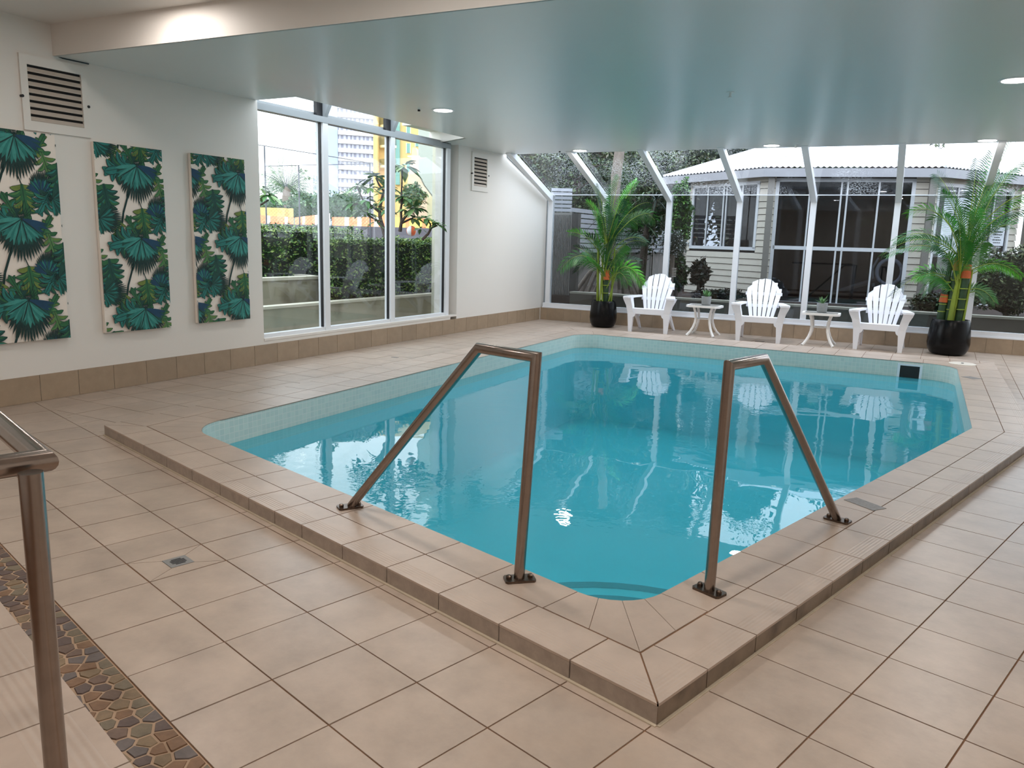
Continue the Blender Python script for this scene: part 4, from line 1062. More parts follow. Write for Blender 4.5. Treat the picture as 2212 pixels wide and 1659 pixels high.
# low wall, stepped planter, hedges
def st(name, boxes, m_, cap=None, fr=LF):
    mb = M()
    for b in boxes: mb.box(fr, *b)
    o = mb.build(name, m_); o['kind'] = 'structure'
    if cap:
        c = M()
        for b in cap: c.box(fr, *b)
        c.build('cap', m_plcap, o)
    return o
st('garden_wall', [(-6, 19, -2.9, -2.5, -.5, 1.50)], m_pl, [(-6, 19, -2.94, -2.44, 1.50, 1.60)])
st('planter_wall', [(-6, 7.35, -4.6, -4.1, -.5, 2.42), (7.1, 7.35, -5.6, -4.1, -.5, 2.42)], m_pl, [(-6, 7.4, -4.64, -4.04, 2.42, 2.54), (7.05, 7.4, -5.6, -4.1, 2.42, 2.54)])
st('garden_bed', [(-6, 7.1, -9, -4.5, -.5, 2.3), (7.35, 19, -9, -2.9, -.5, 1.4)], m_mulch)
hedge(-2, 12.2, -8.2, -5.75, 2.3, 4.62, 'tall clipped hedge behind the stepped planter, left of the window view', 7000)
hedge(6.5, 18.5, -3.98, -3.15, 1.45, 4.22, 'clipped hedge behind the low wall in the middle and right panes', 8000)
st('pier_outside', [(12.42, 12.85, -2.0, -1.55, -.5, 9.5)], mat('cream_render', srgb(206, 204, 186), .7))

# ---- frangipani trees
m_fleaf = [mat('frangipani_leaf_a', srgb(92, 138, 84), .45, noise=(4, .25)), mat('frangipani_leaf_b', srgb(60, 108, 52), .45, noise=(4, .25)), mat('frangipani_leaf_c', srgb(132, 164, 104), .45, noise=(4, .2))]
def frangipani(depth, branches, rosettes, label):
    b0 = at(*branches[0][0], depth); o = thing('frangipani_tree', label, 'tree', tuple(b0))
    for br in branches:
        w0, w1 = br[-1]; pts = [at(p[0], p[1], depth+(p[2] if len(p) > 2 else 0)) for p in br[:-1]]
        mb = M(); mb.tube(pts, list(np.linspace(w0, w1, len(pts))), 8); mb.build('branch', m_barkd, o, smooth=True)
    for (px, py, ln, n) in rosettes:
        c = at(px, py, depth); mb = M(); n = int(n*1.5)
        for k in range(n):
            a = 2*pi*k/n+random.uniform(-.25, .25); el = random.uniform(-.3, .95); l_ = ln*random.uniform(.8, 1.2)
            d = np.array([cos(a)*cos(el), sin(a)*cos(el), sin(el)]); wv = np.array([-sin(a), cos(a), 0])*l_*.19
            q = [c+d*l_*t+np.array([0, 0, -.5*l_*t*t]) for t in (.08, .35, .7, 1.0)]
            mb.cur = random.randrange(3)
            mb.add([q[0], q[1]-wv, q[2]-wv*.9, q[3], q[2]+wv*.9, q[1]+wv], [(0, 1, 2, 3, 4, 5)])
        mb.build('leaf_rosette', m_fleaf, o)
frangipani(34, [[(833, 514), (828, 495), (821, 470), (820, 452), (826, 425), (829, 413), (.10, .05)], [(829, 413), (818, 398), (812, 384), (.05, .035)], [(829, 413), (840, 402), (850, 392), (.05, .035)],
                [(820, 458), (800, 443), (786, 436), (770, 441), (750, 446), (.06, .03)], [(786, 436), (776, 415), (771, 402), (.045, .03)], [(818, 478), (800, 468), (778, 450), (.05, .03)], [(821, 470), (826, 462), (838, 455), (.05, .03)]],
           [(810, 382, .75, 12), (772, 402, .55, 9), (765, 438, .55, 9), (790, 432, .5, 8), (800, 405, .5, 8), (778, 455, .55, 9), (838, 402, .55, 9), (812, 480, .45, 8), (836, 452, .5, 8), (822, 420, .45, 7), (795, 462, .45, 7), (808, 448, .5, 8), (838, 425, .5, 8)], 'frangipani tree with long leaves rising behind the hedge in the middle pane')
frangipani(33, [[(864, 500), (867, 480), (880, 462), (893, 448), (.08, .04)], [(867, 480), (866, 450), (870, 425), (.06, .035)], [(868, 482), (885, 474), (893, 471), (.05, .03)], [(866, 440), (868, 400), (869, 362), (.04, .03)]],
           [(872, 360, .8, 11), (896, 449, .6, 10), (880, 430, .55, 9), (870, 425, .5, 8), (894, 472, .5, 8), (905, 430, .45, 8), (912, 470, .4, 7), (876, 452, .45, 7)], 'frangipani with drooping leaf clusters in the right-hand pane')
frangipani(31, [[(912, 518), (925, 505), (932, 492), (945, 487), (.06, .03)], [(928, 500), (930, 485), (922, 472), (.04, .025)]],
           [(945, 486, .45, 8), (921, 472, .45, 8), (935, 478, .35, 7), (908, 494, .3, 6)], 'small frangipani shoot at the right end of the hedge')
frangipani(36, [[(540, 640), (538, 500), (556, 446), (566, 441), (580, 432), (.06, .04)]], [(578, 420, .7, 9), (568, 408, .6, 8), (586, 425, .5, 7)], 'frangipani branch reaching in from the left edge of the window')

# ---- beach ball / round buoy
c = at(889, 499, 33); o = thing('play_ball', 'orange and white ball resting on top of the hedge', 'ball', tuple(c-np.array([0, 0, .22])))
for k, m_ in enumerate((mat('ball_white', srgb(240, 240, 244), .4), mat('ball_orange', srgb(236, 112, 70), .4))*3):
    mb = M(); vs = []; a0, a1 = k*pi/3+.3, (k+1)*pi/3+.3
    for i in range(9):
        th = pi*i/8
        for a in np.linspace(a0, a1, 4): vs.append(c+.22*np.array([sin(th)*cos(a), cos(th)*.9*0+sin(th)*sin(a), cos(th)]))
    mb.add(vs, [(i*4+j, i*4+j+1, (i+1)*4+j+1, (i+1)*4+j) for i in range(8) for j in range(3)]); mb.build('ball_panel', m_, o, smooth=True)

# ---- screen wall, shade sails and net fence
vh = np.array([CF[0], CF[1], 0]); vh /= np.linalg.norm(vh); vr = np.array([vh[1], -vh[0], 0])
def VF(depth, px=750): p = at(px, 505, depth); return frame((p[0], p[1], 0), vr, vh)      # a frame square to the view at some distance
f60 = VF(58, 750)
x0, x1 = -11, 12
z_t = at(750, 488, 58)[2]
sw = M(); sw.box(f60, x0, x1, 0, .4, -.5, z_t); o = sw.build('boundary_wall', mat('dark_grey_wall', srgb(112, 108, 116), .8, noise=(2, .1))); o['kind'] = 'structure'
m_or = mat('orange_shade_cloth', srgb(246, 120, 62), .8, noise=(3, .12)); m_wc = mat('white_shade_cloth', srgb(238, 226, 220), .8); m_yel = mat('yellow_shade_cloth', srgb(250, 186, 70), .8)
def sail(px0, px1, ytop, ybot, cols, label):
    o = thing('shade_sail', label, 'shade sail', tuple(at((px0+px1)/2, (ybot(px0)+ybot(px1))/2, 60)), group='orange shade sails beyond the hedge')
    n = 14
    for k in range(n):
        a, b = px0+(px1-px0)*k/n, px0+(px1-px0)*(k+1)/n
        mb = M(); q = [at(a, ybot(a), 60), at(b, ybot(b), 60), at(b, ytop(b), 70), at(a, ytop(a), 70)]
        mb.add(q+[p-np.array([0, 0, .06]) for p in q], [(0, 1, 2, 3), (7, 6, 5, 4), (0, 4, 5, 1), (1, 5, 6, 2), (2, 6, 7, 3), (3, 7, 4, 0)]); mb.build('cloth_panel', cols[k % len(cols)], o)
sail(545, 634, lambda x: 462+7*sin((x-545)/95*1.6), lambda x: 487, [m_or, m_or, m_or, m_or, m_or, m_wc], 'orange shade sail at the far left beyond the hedge')
sail(637, 713, lambda x: 470-(x-636)*.12, lambda x: 487.5, [m_or, m_or, m_or, m_wc, m_or], 'orange and white shade sail rising behind the first mullion')
sail(717, 845, lambda x: 469, lambda x: 490, [m_or, m_or, m_or, m_wc, m_or, m_or, m_wc], 'long orange and white striped shade sail in the middle pane')
sail(848, 975, lambda x: 469+(x-848)*.05, lambda x: 493+(x-848)*.05, [m_yel, m_yel, m_yel, m_or], 'yellow shade sail seen through the right pane')
nf = thing('court_net_fence', 'thin metal poles and wires of a tall court net fence against the sky', 'fence', tuple(f60(0, -3, 0)))
m_pole = mat('fence_pole', srgb(98, 100, 108), .6)
for px, yt, d in ((571, 315, 52), (645, 358, 56), (697, 335, 54), (799, 352, 57)):
    a, b = at(px, yt, d), at(px, 492, d); mb = M(); mb.tube([(a[0], a[1], a[2]), (a[0], a[1], b[2]-1)], .055, 8); mb.build('pole', m_pole, nf)
for a, b in (((540, 310, 52), (697, 335, 54)), ((697, 335, 54), (799, 352, 57)), ((571, 359, 52), (645, 357, 56)), ((645, 357, 56), (799, 354, 57))):
    mb = M(); mb.tube([at(*a), at(*b)], .03, 5); mb.build('top_wire', m_pole, nf)
mb = M()
for k in range(34):
    for sg in (-1, 1):
        xa = 556+k*7.5; xb = xa+sg*42
        ca, cb_ = at(xa, 486, 56), at(min(max(xb, 556), 810), 486-42*abs(min(max(xb, 556), 810)-xa)/42, 56); mb.tube([ca, cb_], .008, 3, cap=False)
mb.build('netting', m_pole, nf, kind='stuff')

# ---- far date palm
o = thing('date_palm', 'distant date palm with a bushy crown against the white sky', 'palm tree', (at(620, 470, 110)[0], at(620, 470, 110)[1], -.35))
tb_ = at(620, 478, 110); mb = M(); mb.tube([np.array([tb_[0], tb_[1], -.4]), tb_, at(621, 450, 110), at(621, 432, 110), at(620, 415, 110), at(620, 404, 110)], [.5, .5, .42, .75, .6, .3], 12); mb.build('trunk', m_bark, o, smooth=True)
cr_ = at(620, 412, 110)
for k in range(26):
    a = -1.9+3.8*k/25; L_ = random.uniform(3.4, 4.6); e_ = np.array([sin(a), 0, cos(a)])
    yv = random.uniform(-.7, .7)
    tipp = cr_+vr*e_[0]*L_+np.array([0, 0, e_[2]*L_*1.05])+vh*yv*2
    mb = M(); frond(mb, cr_, tipp, -.0+abs(sin(a))*.9, .95, n=22, lw=.045, rr=.06, roll=1.3, t0_=.05)
    mb.build('frond', [LM_g[k % 3], m_pole], o)
def bush(name, label, cat, c, rx, ry, rz, n, size, lm, core=m_core, trunk=None):
    c = np.array(c, float); o = thing(name, label, cat, tuple(c-np.array([0, 0, rz])))
    k = 14; mb = M(); vs = []
    for i in range(k+1):
        th = pi*i/k
        for j in range(18):
            a = 2*pi*j/18; r_ = .78+.10*sin(3*a+i)+.06*sin(5*th+2*a); vs.append(c+(vr*cos(a)*rx+vh*sin(a)*ry)*sin(th)*r_+np.array([0, 0, cos(th)*rz*r_]))
    mb.add(vs, [(i*18+j, i*18+(j+1) % 18, (i+1)*18+(j+1) % 18, (i+1)*18+j) for i in range(k) for j in range(18)]); mb.build('shade_core', core, o)  # solid blob coloured as the shade behind the leaves
    v = rng.normal(size=(n, 3)); v /= np.linalg.norm(v, axis=1)[:, None]; r_ = rng.uniform(.72, 1.05, n)*(1+.13*np.sin(v[:, 0]*7)+.1*np.sin(v[:, 2]*9))
    pts = c+np.outer(v[:, 0]*r_*rx, vr)+np.outer(v[:, 1]*r_*ry, vh)+np.outer(v[:, 2]*r_*rz, [0, 0, 1])
    mb = M(); leaves(mb, pts, size, mi=len(lm)); mb.build('foliage', lm, o, kind='stuff')
    if c[2]-rz > .2:
        g0_ = -.4 if name == 'distant_tree' else 1.25
        mb = M(); mb.tube([(c[0], c[1], g0_), c], .12, 8); mb.build('trunk', m_bark, o)
    return o
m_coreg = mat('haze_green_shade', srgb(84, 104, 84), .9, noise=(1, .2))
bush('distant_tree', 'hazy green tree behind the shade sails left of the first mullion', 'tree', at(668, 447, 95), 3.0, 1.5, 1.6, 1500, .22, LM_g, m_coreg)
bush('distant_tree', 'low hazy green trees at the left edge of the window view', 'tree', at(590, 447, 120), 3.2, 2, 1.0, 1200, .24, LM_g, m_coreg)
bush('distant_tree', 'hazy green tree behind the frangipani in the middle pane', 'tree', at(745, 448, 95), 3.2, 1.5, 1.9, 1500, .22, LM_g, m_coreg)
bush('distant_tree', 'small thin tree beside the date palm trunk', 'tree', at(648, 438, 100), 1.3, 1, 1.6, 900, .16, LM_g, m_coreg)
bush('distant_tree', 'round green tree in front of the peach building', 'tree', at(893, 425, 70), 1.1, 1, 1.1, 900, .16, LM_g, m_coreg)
fm = VF(300, 620); mb = M(); mb.prism([tuple(fm(a, b, 0)[:2]) for a, b in ((-22, 0), (30, 0), (30, 40), (-22, 40))], -1, at(620, 431, 300)[2])
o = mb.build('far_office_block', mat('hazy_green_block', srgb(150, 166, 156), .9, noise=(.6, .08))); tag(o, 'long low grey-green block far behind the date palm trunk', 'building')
yb = VF(85, 590)
m_yb = mat('yellow_render', srgb(240, 206, 130), .8, noise=(.5, .06))
o = thing('yellow_hut', 'low yellow wall and pillar beyond the net fence at the left', 'building', tuple(yb(0, 0, 0)))
mb = M(); zt = at(590, 449, 85)[2]; mb.box(yb, -2.8, 1.3, 0, 2, -.5, zt); mb.build('wall', m_yb, o)
mb = M(); p_ = at(628, 450, 85); fp = frame((p_[0], p_[1], 0), vr, vh); mb.box(fp, -.18, .18, 0, .4, -.5, p_[2]); mb.build('pillar', m_yb, o)

# ---- city towers
def tower():
    D = 230; p = at(732, 500, D); lean = .32
    ex = np.array([vr[0]*cos(lean)+vh[0]*sin(lean), vr[1]*cos(lean)+vh[1]*sin(lean), 0]); ey = np.array([-ex[1], ex[0], 0])
    fr = frame((p[0], p[1], 0), ex, ey)
    W_ = (at(812, 500, D)[:2]-p[:2]); wd = abs(np.dot(W_, ex[:2]))*1.12; H_ = at(732, 120, D)[2]
    m_tb = mat('tower_blue_glass', srgb(176, 190, 216), .5, noise=(.08, .08)); m_tw = mat('tower_white_band', srgb(246, 246, 250), .7); m_tg = mat('tower_grey_glazing', srgb(150, 150, 166), .5, noise=(.2, .15)); m_tp = mat('tower_pane', srgb(186, 186, 202), .4)
    o = thing('apartment_tower', 'tall apartment tower with white balcony bands and bluish side wall', 'building', tuple(p))
    mb = M(); mb.box(fr, 0, wd, .5, 12, -1, H_); mb.build('glazed_core', m_tg, o)
    mb = M(); mb.box(fr, -6.2, 0, .3, 12, -1, H_-2); mb.build('side_wall', m_tb, o)
    dz = 17.9/FPX*D; z = at(732, 436, D)[2]
    for k in range(24):
        zz = z+k*dz
        if zz > H_: break
        mb = M(); mb.box(fr, .1, wd, -.35, .6, zz-dz*.25, zz+dz*.22); b_ = mb.build('balcony_band', m_tw, o)
        for j in range(9):
            a = .4+j*(wd-.6)/9
            mb = M(); mb.box(fr, a, a+(wd-.6)/9*(.62 if j % 3 else .4), .35, .5, zz+dz*.26, zz+dz*.72); mb.build('window', m_tp, b_)
    for k in range(22):
        mb = M(); mb.box(fr, -6.9, -6.1, -.3, .5, z+k*dz-dz*.15, z+k*dz+dz*.2); mb.build('side_balcony', m_tw, o)
tower()
def yellow_building():
    D = 150; p = at(809, 500, D); fr = frame((p[0], p[1], 0), vr, vh)
    m_y = mat('ochre_render', srgb(236, 198, 130), .75, noise=(.3, .06)); m_yc = mat('cream_trim', srgb(252, 240, 200), .7); m_gg = mat('green_glass', srgb(120, 170, 160), .25); m_pk = mat('peach_brick', srgb(240, 206, 178), .85, noise=(3, .1))
    X = lambda px: (px-809)/FPX*D; Z = lambda px, py: at(px, py, D)[2]
    o = thing('yellow_apartment_block', 'yellow apartment block with rounded cream balconies and green glass', 'building', tuple(p))
    mb = M(); mb.box(fr, 0, X(928), 1.4, 12, -1, Z(870, 170)); mb.build('wall', m_y, o)
    mb = M(); mb.box(fr, 0, X(818), -1, 1.4, -1, Z(809, 190)); mb.build('corner_pier', m_y, o)
    for yb_, yt_ in ((322, 298), (364, 346), (280, 256), (238, 212)):
        cx = X(838); r_ = X(838)-X(818)
        arc = [(cx+r_*cos(a), 1.4-r_*.9*sin(a)) for a in np.linspace(pi, 0, 13)]
        mb = M(); mb.prism([tuple(fr(a, b, 0)[:2]) for a, b in arc], Z(838, yb_), Z(838, yb_-5)); sl_ = mb.build('balcony_slab', m_yc, o)
        mb = M()
        for (a, b), (c_, d_) in zip(arc[:-1], arc[1:]):
            q = [fr(a, b, Z(838, yb_-5)), fr(c_, d_, Z(838, yb_-5)), fr(c_, d_, Z(838, yt_)), fr(a, b, Z(838, yt_))]; mb.add(q, [(0, 1, 2, 3)])
        mb.build('balustrade', m_tglass, sl_)
        mb = M(); mb.box(fr, X(834), X(848), 1.3, 1.45, Z(838, yb_-6), Z(838, yt_-20)); mb.build('glass_door', m_gg, o)
    for px0, px1, y0, y1 in ((876, 883, 332, 312), (876, 883, 372, 352), (876, 883, 292, 272), (895, 901, 318, 304)):
        mb = M(); mb.box(fr, X(px0), X(px1), 1.3, 1.45, Z(880, y0), Z(880, y1)); w_ = mb.build('window', m_gg, o)
        mb = M(); mb.box(fr, X(px0)-.15, X(px0), 1.25, 1.5, Z(880, y0)-.1, Z(880, y1)+.1); mb.box(fr, X(px1), X(px1)+.15, 1.25, 1.5, Z(880, y0)-.1, Z(880, y1)+.1); mb.build('window_frame', m_yc, w_)
    mb = M(); mb.box(fr, X(853), X(862), .6, 1.5, Z(870, 400), Z(870, 200)); mb.build('green_glass_strip', m_gg, o)
    D2 = 110; p2 = at(905, 500, D2); f2 = frame((p2[0], p2[1], 0), vr, vh); X2 = lambda px: (px-905)/FPX*D2
    o2 = thing('peach_brick_building', 'peach brick gable wall seen through the right pane', 'building', tuple(p2))
    z_ = lambda py: at(900, py, D2)[2]
    mb = M(); mb.fprism(f2, [(X2(878), -1), (X2(924), -1), (X2(924), z_(405)), (X2(905), z_(355)), (X2(897), z_(322)), (X2(890), z_(322)), (X2(884), z_(372)), (X2(878), z_(405))], 'b', 0, 4); mb.build('gable_wall', m_pk, o2)
    p3 = at(938, 500, 75); f3 = frame((p3[0], p3[1], 0), vr, vh); o3 = thing('olive_building', 'pale olive wall with a small window low in the right pane', 'building', tuple(p3))
    k_ = 75/FPX; z3 = lambda py: at(938, py, 75)[2]
    mb = M(); mb.box(f3, (922-938)*k_, (975-938)*k_, 0, 5, -1, z3(370)); mb.build('wall', mat('olive_cream_render', srgb(206, 198, 160), .8), o3)
    for y0, y1 in ((460, 444), (478, 463)):
        mb = M(); mb.box(f3, (947-938)*k_, (955-938)*k_, -.04, .1, z3(y0), z3(y1)); mb.build('window', m_gg, o3)
yellow_building()
# pale wing wall of this building, outside, with a raked lower edge
wf = lambda t, z: (t, z)
mb = M(); mb.fprism(LF, [(19.8, 9.7), (19.85, 7.85), (20.4, 7.3), (21.84, 6.34), (24, 5.2), (24, 12), (19.8, 12)], 'b', -8.1, -8.0)
tag(mb.build('raked_wing_wall', mat('pale_green_render', srgb(178, 184, 172), .8)), 'pale grey-green wall with a raked lower edge outside the right pane', 'wall')

# ================================================================== OUTSIDE: BEHIND THE GLASSHOUSE
st('planter_back', [(1.3, 40, -1.45, -1.0, -.5, 1.46)], m_pld, [(1.3, 40, -1.5, -.95, 1.46, 1.56)], BF)
mb = M(); mb.prism([tuple(BF(a, b, 0)[:2]) for a, b in ((-30, -40), (60, -40), (60, -1.4), (1.3, -1.4), (-30, -1.4))], -.5, 1.3)
o = mb.build('garden_bed', m_mulch); o['kind'] = 'structure'
# slatted gate at the left
m_slat = mat('grey_gate_slat', srgb(150, 146, 142), .5); m_dkg = mat('charcoal_frame', srgb(70, 68, 66), .6)
g0, g1 = .55, 1.55
p = BF(.9, -1.6, 0); gate = thing('slatted_gate', 'grey gate of narrow upright slats left of the potted palm', 'gate', tuple(p))
zt = 5.75
for k in range(11):
    a = -.02+k*.088; mb = M(); mb.box(BF, a, a+.045, -1.62, -1.55, .3, zt); mb.build('slat', m_slat, gate)
wbox(BF, 'gate_frame', m_slat, [(-.1, 1.0, -1.66, -1.62, zt, zt+.13), (.95, 1.01, -1.66, -1.55, .3, zt)], gate)
wbox(BF, 'gate_backing', m_dark, [(-.6, 1.0, -1.75, -1.72, .3, zt)], gate)
wbox(BF, 'handle', m_alu, [(1.01, 1.2, -1.6, -1.5, 4.75, 4.83)], gate)
wbox(BF, 'post', m_dkg, [(1.04, 1.42, -1.9, -1.5, .3, 5.85)], gate)
# pale louvred screen behind
o = thing('louvre_screen', 'pale horizontal slat screen above the gate at the far left', 'screen', tuple(at(1215, 500, 46)))
m_lv = mat('pale_weathered_slat', srgb(170, 172, 180), .6)
p = at(1212, 500, 47); f_ = frame((p[0], p[1], 0), vr, vh); k_ = 47/FPX
for k in range(7):
    z0_ = at(1212, 466-k*8.6, 47)[2]; mb = M(); mb.box(f_, -24*k_, 21*k_, 0, .08, z0_, z0_+6.6*k_); mb.build('slat', m_lv, o)
mb = M(); mb.box(f_, -2*k_, 1.5*k_, .08, .2, -.4, at(1212, 409, 47)[2]); mb.build('post', m_slat, o)
o = thing('slat_fence', 'grey horizontal slat fence running behind the left potted palm', 'fence', tuple(at(1270, 500, 54)))
pa, pb = at(1233, 500, 50), at(1460, 500, 70); e_ = (pb-pa)[:2]; Lf = np.linalg.norm(e_); e_ /= Lf; ff = frame((pa[0], pa[1], 0), (e_[0], e_[1], 0), (-e_[1], e_[0], 0))
for k in range(9):
    z0_ = 3.6+k*.32; mb = M(); mb.box(ff, 0, Lf, 0, .08, z0_, z0_+.25); mb.build('slat', m_lv, o)
for a in (0.2, Lf*.25, Lf*.5, Lf*.75): mb = M(); mb.box(ff, a, a+.12, .08, .2, 0, 6.3); mb.build('post', m_slat, o)
mb = M(); mb.box(ff, -1, Lf+8, .3, .5, 0, 4.6); mb.build('lower_wall', mat('grey_rendered_wall', srgb(128, 122, 118), .8, noise=(1, .15)), o)

LM_p0 = leafmats((60, 70, 50), (88, 88, 72), (46, 54, 42), (110, 118, 88))
# pandanus and garden trees
def pandanus():
    b = at(1325, 620, 46); o = thing('pandanus_tree', 'pandanus tree with a pale trunk and many stilt roots behind the left palm', 'tree', tuple(b))
    P_ = lambda px, py, d=46: at(px, py, d)
    mb = M(); mb.tube([P_(1318, 560), P_(1325, 500), P_(1328, 440), P_(1331, 380), P_(1338, 330), P_(1342, 300), P_(1346, 255)], [.22, .24, .26, .31, .30, .28, .24], 12); mb.build('trunk', m_bark, o, smooth=True)
    for k, (xt, yt, xb, yb_) in enumerate([(1312, 560, 1243, 628), (1308, 548, 1256, 630), (1312, 560, 1268, 632), (1316, 575, 1282, 634), (1320, 560, 1300, 636), (1325, 545, 1330, 636), (1330, 540, 1348, 636), (1335, 555, 1366, 636), (1338, 560, 1380, 632), (1336, 548, 1392, 628), (1315, 552, 1292, 626), (1328, 560, 1340, 622)]):
        dp = random.uniform(-.8, .8); mb = M(); mb.tube([P_(xt, yt), P_((xt*.45+xb*.55), (yt*.6+yb_*.4), 46+dp*.5), P_(xb, yb_+3, 46+dp)], [.09, .11, .12], 8); mb.build('stilt_root', m_bark, o, smooth=True)
    mb = M(); mb.tube([P_(1386, 640, 44), P_(1384, 590, 44), P_(1388, 540, 44), P_(1396, 490, 44), P_(1412, 450, 44), P_(1420, 425, 44)], [.17, .15, .13, .12, .10, .07], 10); mb.build('dark_limb', m_barkd, o, smooth=True)
    mb = M(); mb.tube([P_(1396, 490, 44), P_(1380, 455, 44), P_(1370, 430, 44)], [.1, .07, .05], 8); mb.build('dark_limb', m_barkd, o, smooth=True)
    for (px, py, n, ln) in ((1395, 485, 22, 1.1), (1385, 430, 20, 1.1), (1418, 430, 18, 1.0), (1300, 470, 14, 1.0), (1270, 560, 10, .8)):
        c = P_(px, py, 43.5); mb = M()
        for k in range(n):
            a = random.uniform(0, 2*pi); el = random.uniform(-.5, 1.2); d = np.array([cos(a)*cos(el), sin(a)*cos(el), sin(el)]); wv = np.array([-sin(a), cos(a), 0])*.05
            q = [c+d*ln*t+np.array([0, 0, -.5*ln*t*t]) for t in (0, .4, .75, 1)]
            mb.add([q[0]-wv, q[0]+wv, q[1]+wv, q[1]-wv, q[2]+wv*.7, q[2]-wv*.7, q[3]], [(0, 1, 2, 3), (3, 2, 4, 5), (5, 4, 6)])
        mb.build('leaf_rosette', LM_d[k % 3], o)
pandanus()
for px_, rx_, zt_, lb_ in ((1150, 9, 37, 'tall dark tree behind the far left of the glasshouse'), (1310, 9, 38, 'tall dark tree behind the pandanus'), (1455, 8, 37, 'tall dark tree behind the left end of the pavilion roof'),
                           (1640, 9, 31, 'treetop behind the middle of the pavilion roof'), (1830, 9, 28, 'treetop behind the right of the pavilion roof')):
    c_ = at(px_, 500, 95); bush('background_tree', lb_, 'tree', (c_[0], c_[1], zt_*.5), rx_, 2.5, zt_*.5, 6000, .36, LM_p0)
def garden_tree(px, py, d, rx, rz, n, size, label, lm=LM_d, ntwig=10, trunkpx=None):
    c = at(px, py, d); o = thing('garden_tree', label, 'tree', (c[0], c[1], 1.3))
    mb = M(); mb.tube([(c[0], c[1], 1.2), c+np.array([.2, .1, -rz*.3]), c+np.array([0, 0, rz*.5])], [.22, .16, .06], 8); mb.build('trunk', m_barkd, o, smooth=True)
    for k in range(ntwig):
        v = rng.normal(size=3); v[2] = abs(v[2])*.6; v /= np.linalg.norm(v); s_ = c+np.array([0, 0, rz*rng.uniform(-.5, .2)]); e_ = s_+vr*v[0]*rx*.9+vh*v[1]*rx*.6+np.array([0, 0, v[2]*rz])
        mb = M(); mb.tube([s_, (s_+e_)/2+np.array([0, 0, .2]), e_], [.08, .05, .02], 5); mb.build('limb', m_barkd, o)
    pts = []
    for k in range(22):
        v = rng.normal(size=3); v /= np.linalg.norm(v); cc = c+vr*v[0]*rx*.8+vh*v[1]*rx*.6+np.array([0, 0, v[2]*rz*.85]); m_ = n//22
        g_ = rng.normal(size=(m_, 3))*np.array([.30, .30, .26])*rx*.55; pts.append(cc+g_)
    mb = M(); leaves(mb, np.concatenate(pts), size, mi=len(lm)); mb.build('foliage', lm, o, kind='stuff')
LM_p = leafmats((74, 84, 60), (104, 100, 84), (52, 60, 48), (120, 132, 96))
garden_tree(1245, 385, 58, 3.4, 2.6, 8400, .16, 'leafy garden tree at the far left behind the slat screen')
garden_tree(1400, 395, 60, 3.0, 2.8, 8400, .16, 'dense dark tree between the pale trunk and the pavilion roof', LM_d+LM_p)
garden_tree(1300, 320, 72, 4.2, 3.0, 8400, .2, 'tall tree high behind the pandanus trunk', LM_p)
garden_tree(1455, 330, 72, 4.2, 3.0, 9000, .2, 'tall tree rising behind the left side of the pavilion roof', LM_p+LM_d)
garden_tree(1350, 470, 62, 4.0, 2.6, 8400, .18, 'dark shrubby tree in the gap between fence and pavilion', LM_d)
garden_tree(1170, 360, 75, 4.5, 3.4, 7200, .2, 'pale leafy tree seen through the sloping glass at the far left', LM_p)
bush('tall_green_shrub', 'tall bright green shrub hugging the left corner of the pavilion', 'shrub', at(1470, 470, 43), .65, .5, 1.9, 2600, .10, leafmats((64, 110, 44), (98, 142, 60), (40, 76, 36)))
bush('flowering_shrub', 'shrub dotted with small white flowers left of the pavilion wall', 'shrub', at(1455, 528, 42), .75, .5, .7, 1700, .06, leafmats((60, 80, 60), (226, 228, 232), (40, 60, 44)))
bush('fern_clump', 'dark green fern clump under the pavilion window', 'shrub', at(1462, 590, 42.6), .62, .4, 1.0, 1500, .11, leafmats((44, 84, 40), (62, 104, 50), (22, 44, 26)))
bush('cordyline', 'dark leafy cordyline against the cream weatherboards', 'shrub', at(1512, 590, 42.4), .5, .35, .75, 500, .16, leafmats((44, 40, 34), (70, 58, 44), (34, 46, 30)))
bush('low_groundcover', 'low dark groundcover along the planter behind the table', 'shrub', at(1560, 636, 41.8), 1.7, .3, .28, 900, .09, leafmats((34, 30, 28), (48, 44, 36)))
bush('garden_bush', 'large dark bush outside behind the right potted palm', 'shrub', at(2182, 612, 37.4), 1.7, .9, 1.55, 5200, .10, LM_d+leafmats((120, 130, 84)))
bush('garden_bush', 'small dark bush behind the planter between post and palm', 'shrub', at(2010, 655, 38), 1.0, .4, .45, 1300, .09, LM_d)
# white ribbed drum among the ferns
c = at(1456, 588, 41.9); o = thing('ribbed_lantern', 'small white ribbed lantern among the ferns', 'lantern', tuple(c-np.array([0, 0, .25])))
for k in range(6): mb = M(); mb.lathe(c+np.array([0, 0, -.25+k*.085]), [(.11, 0), (.12, .02), (.11, .04)], 12); mb.build('rib', m_louv, o)

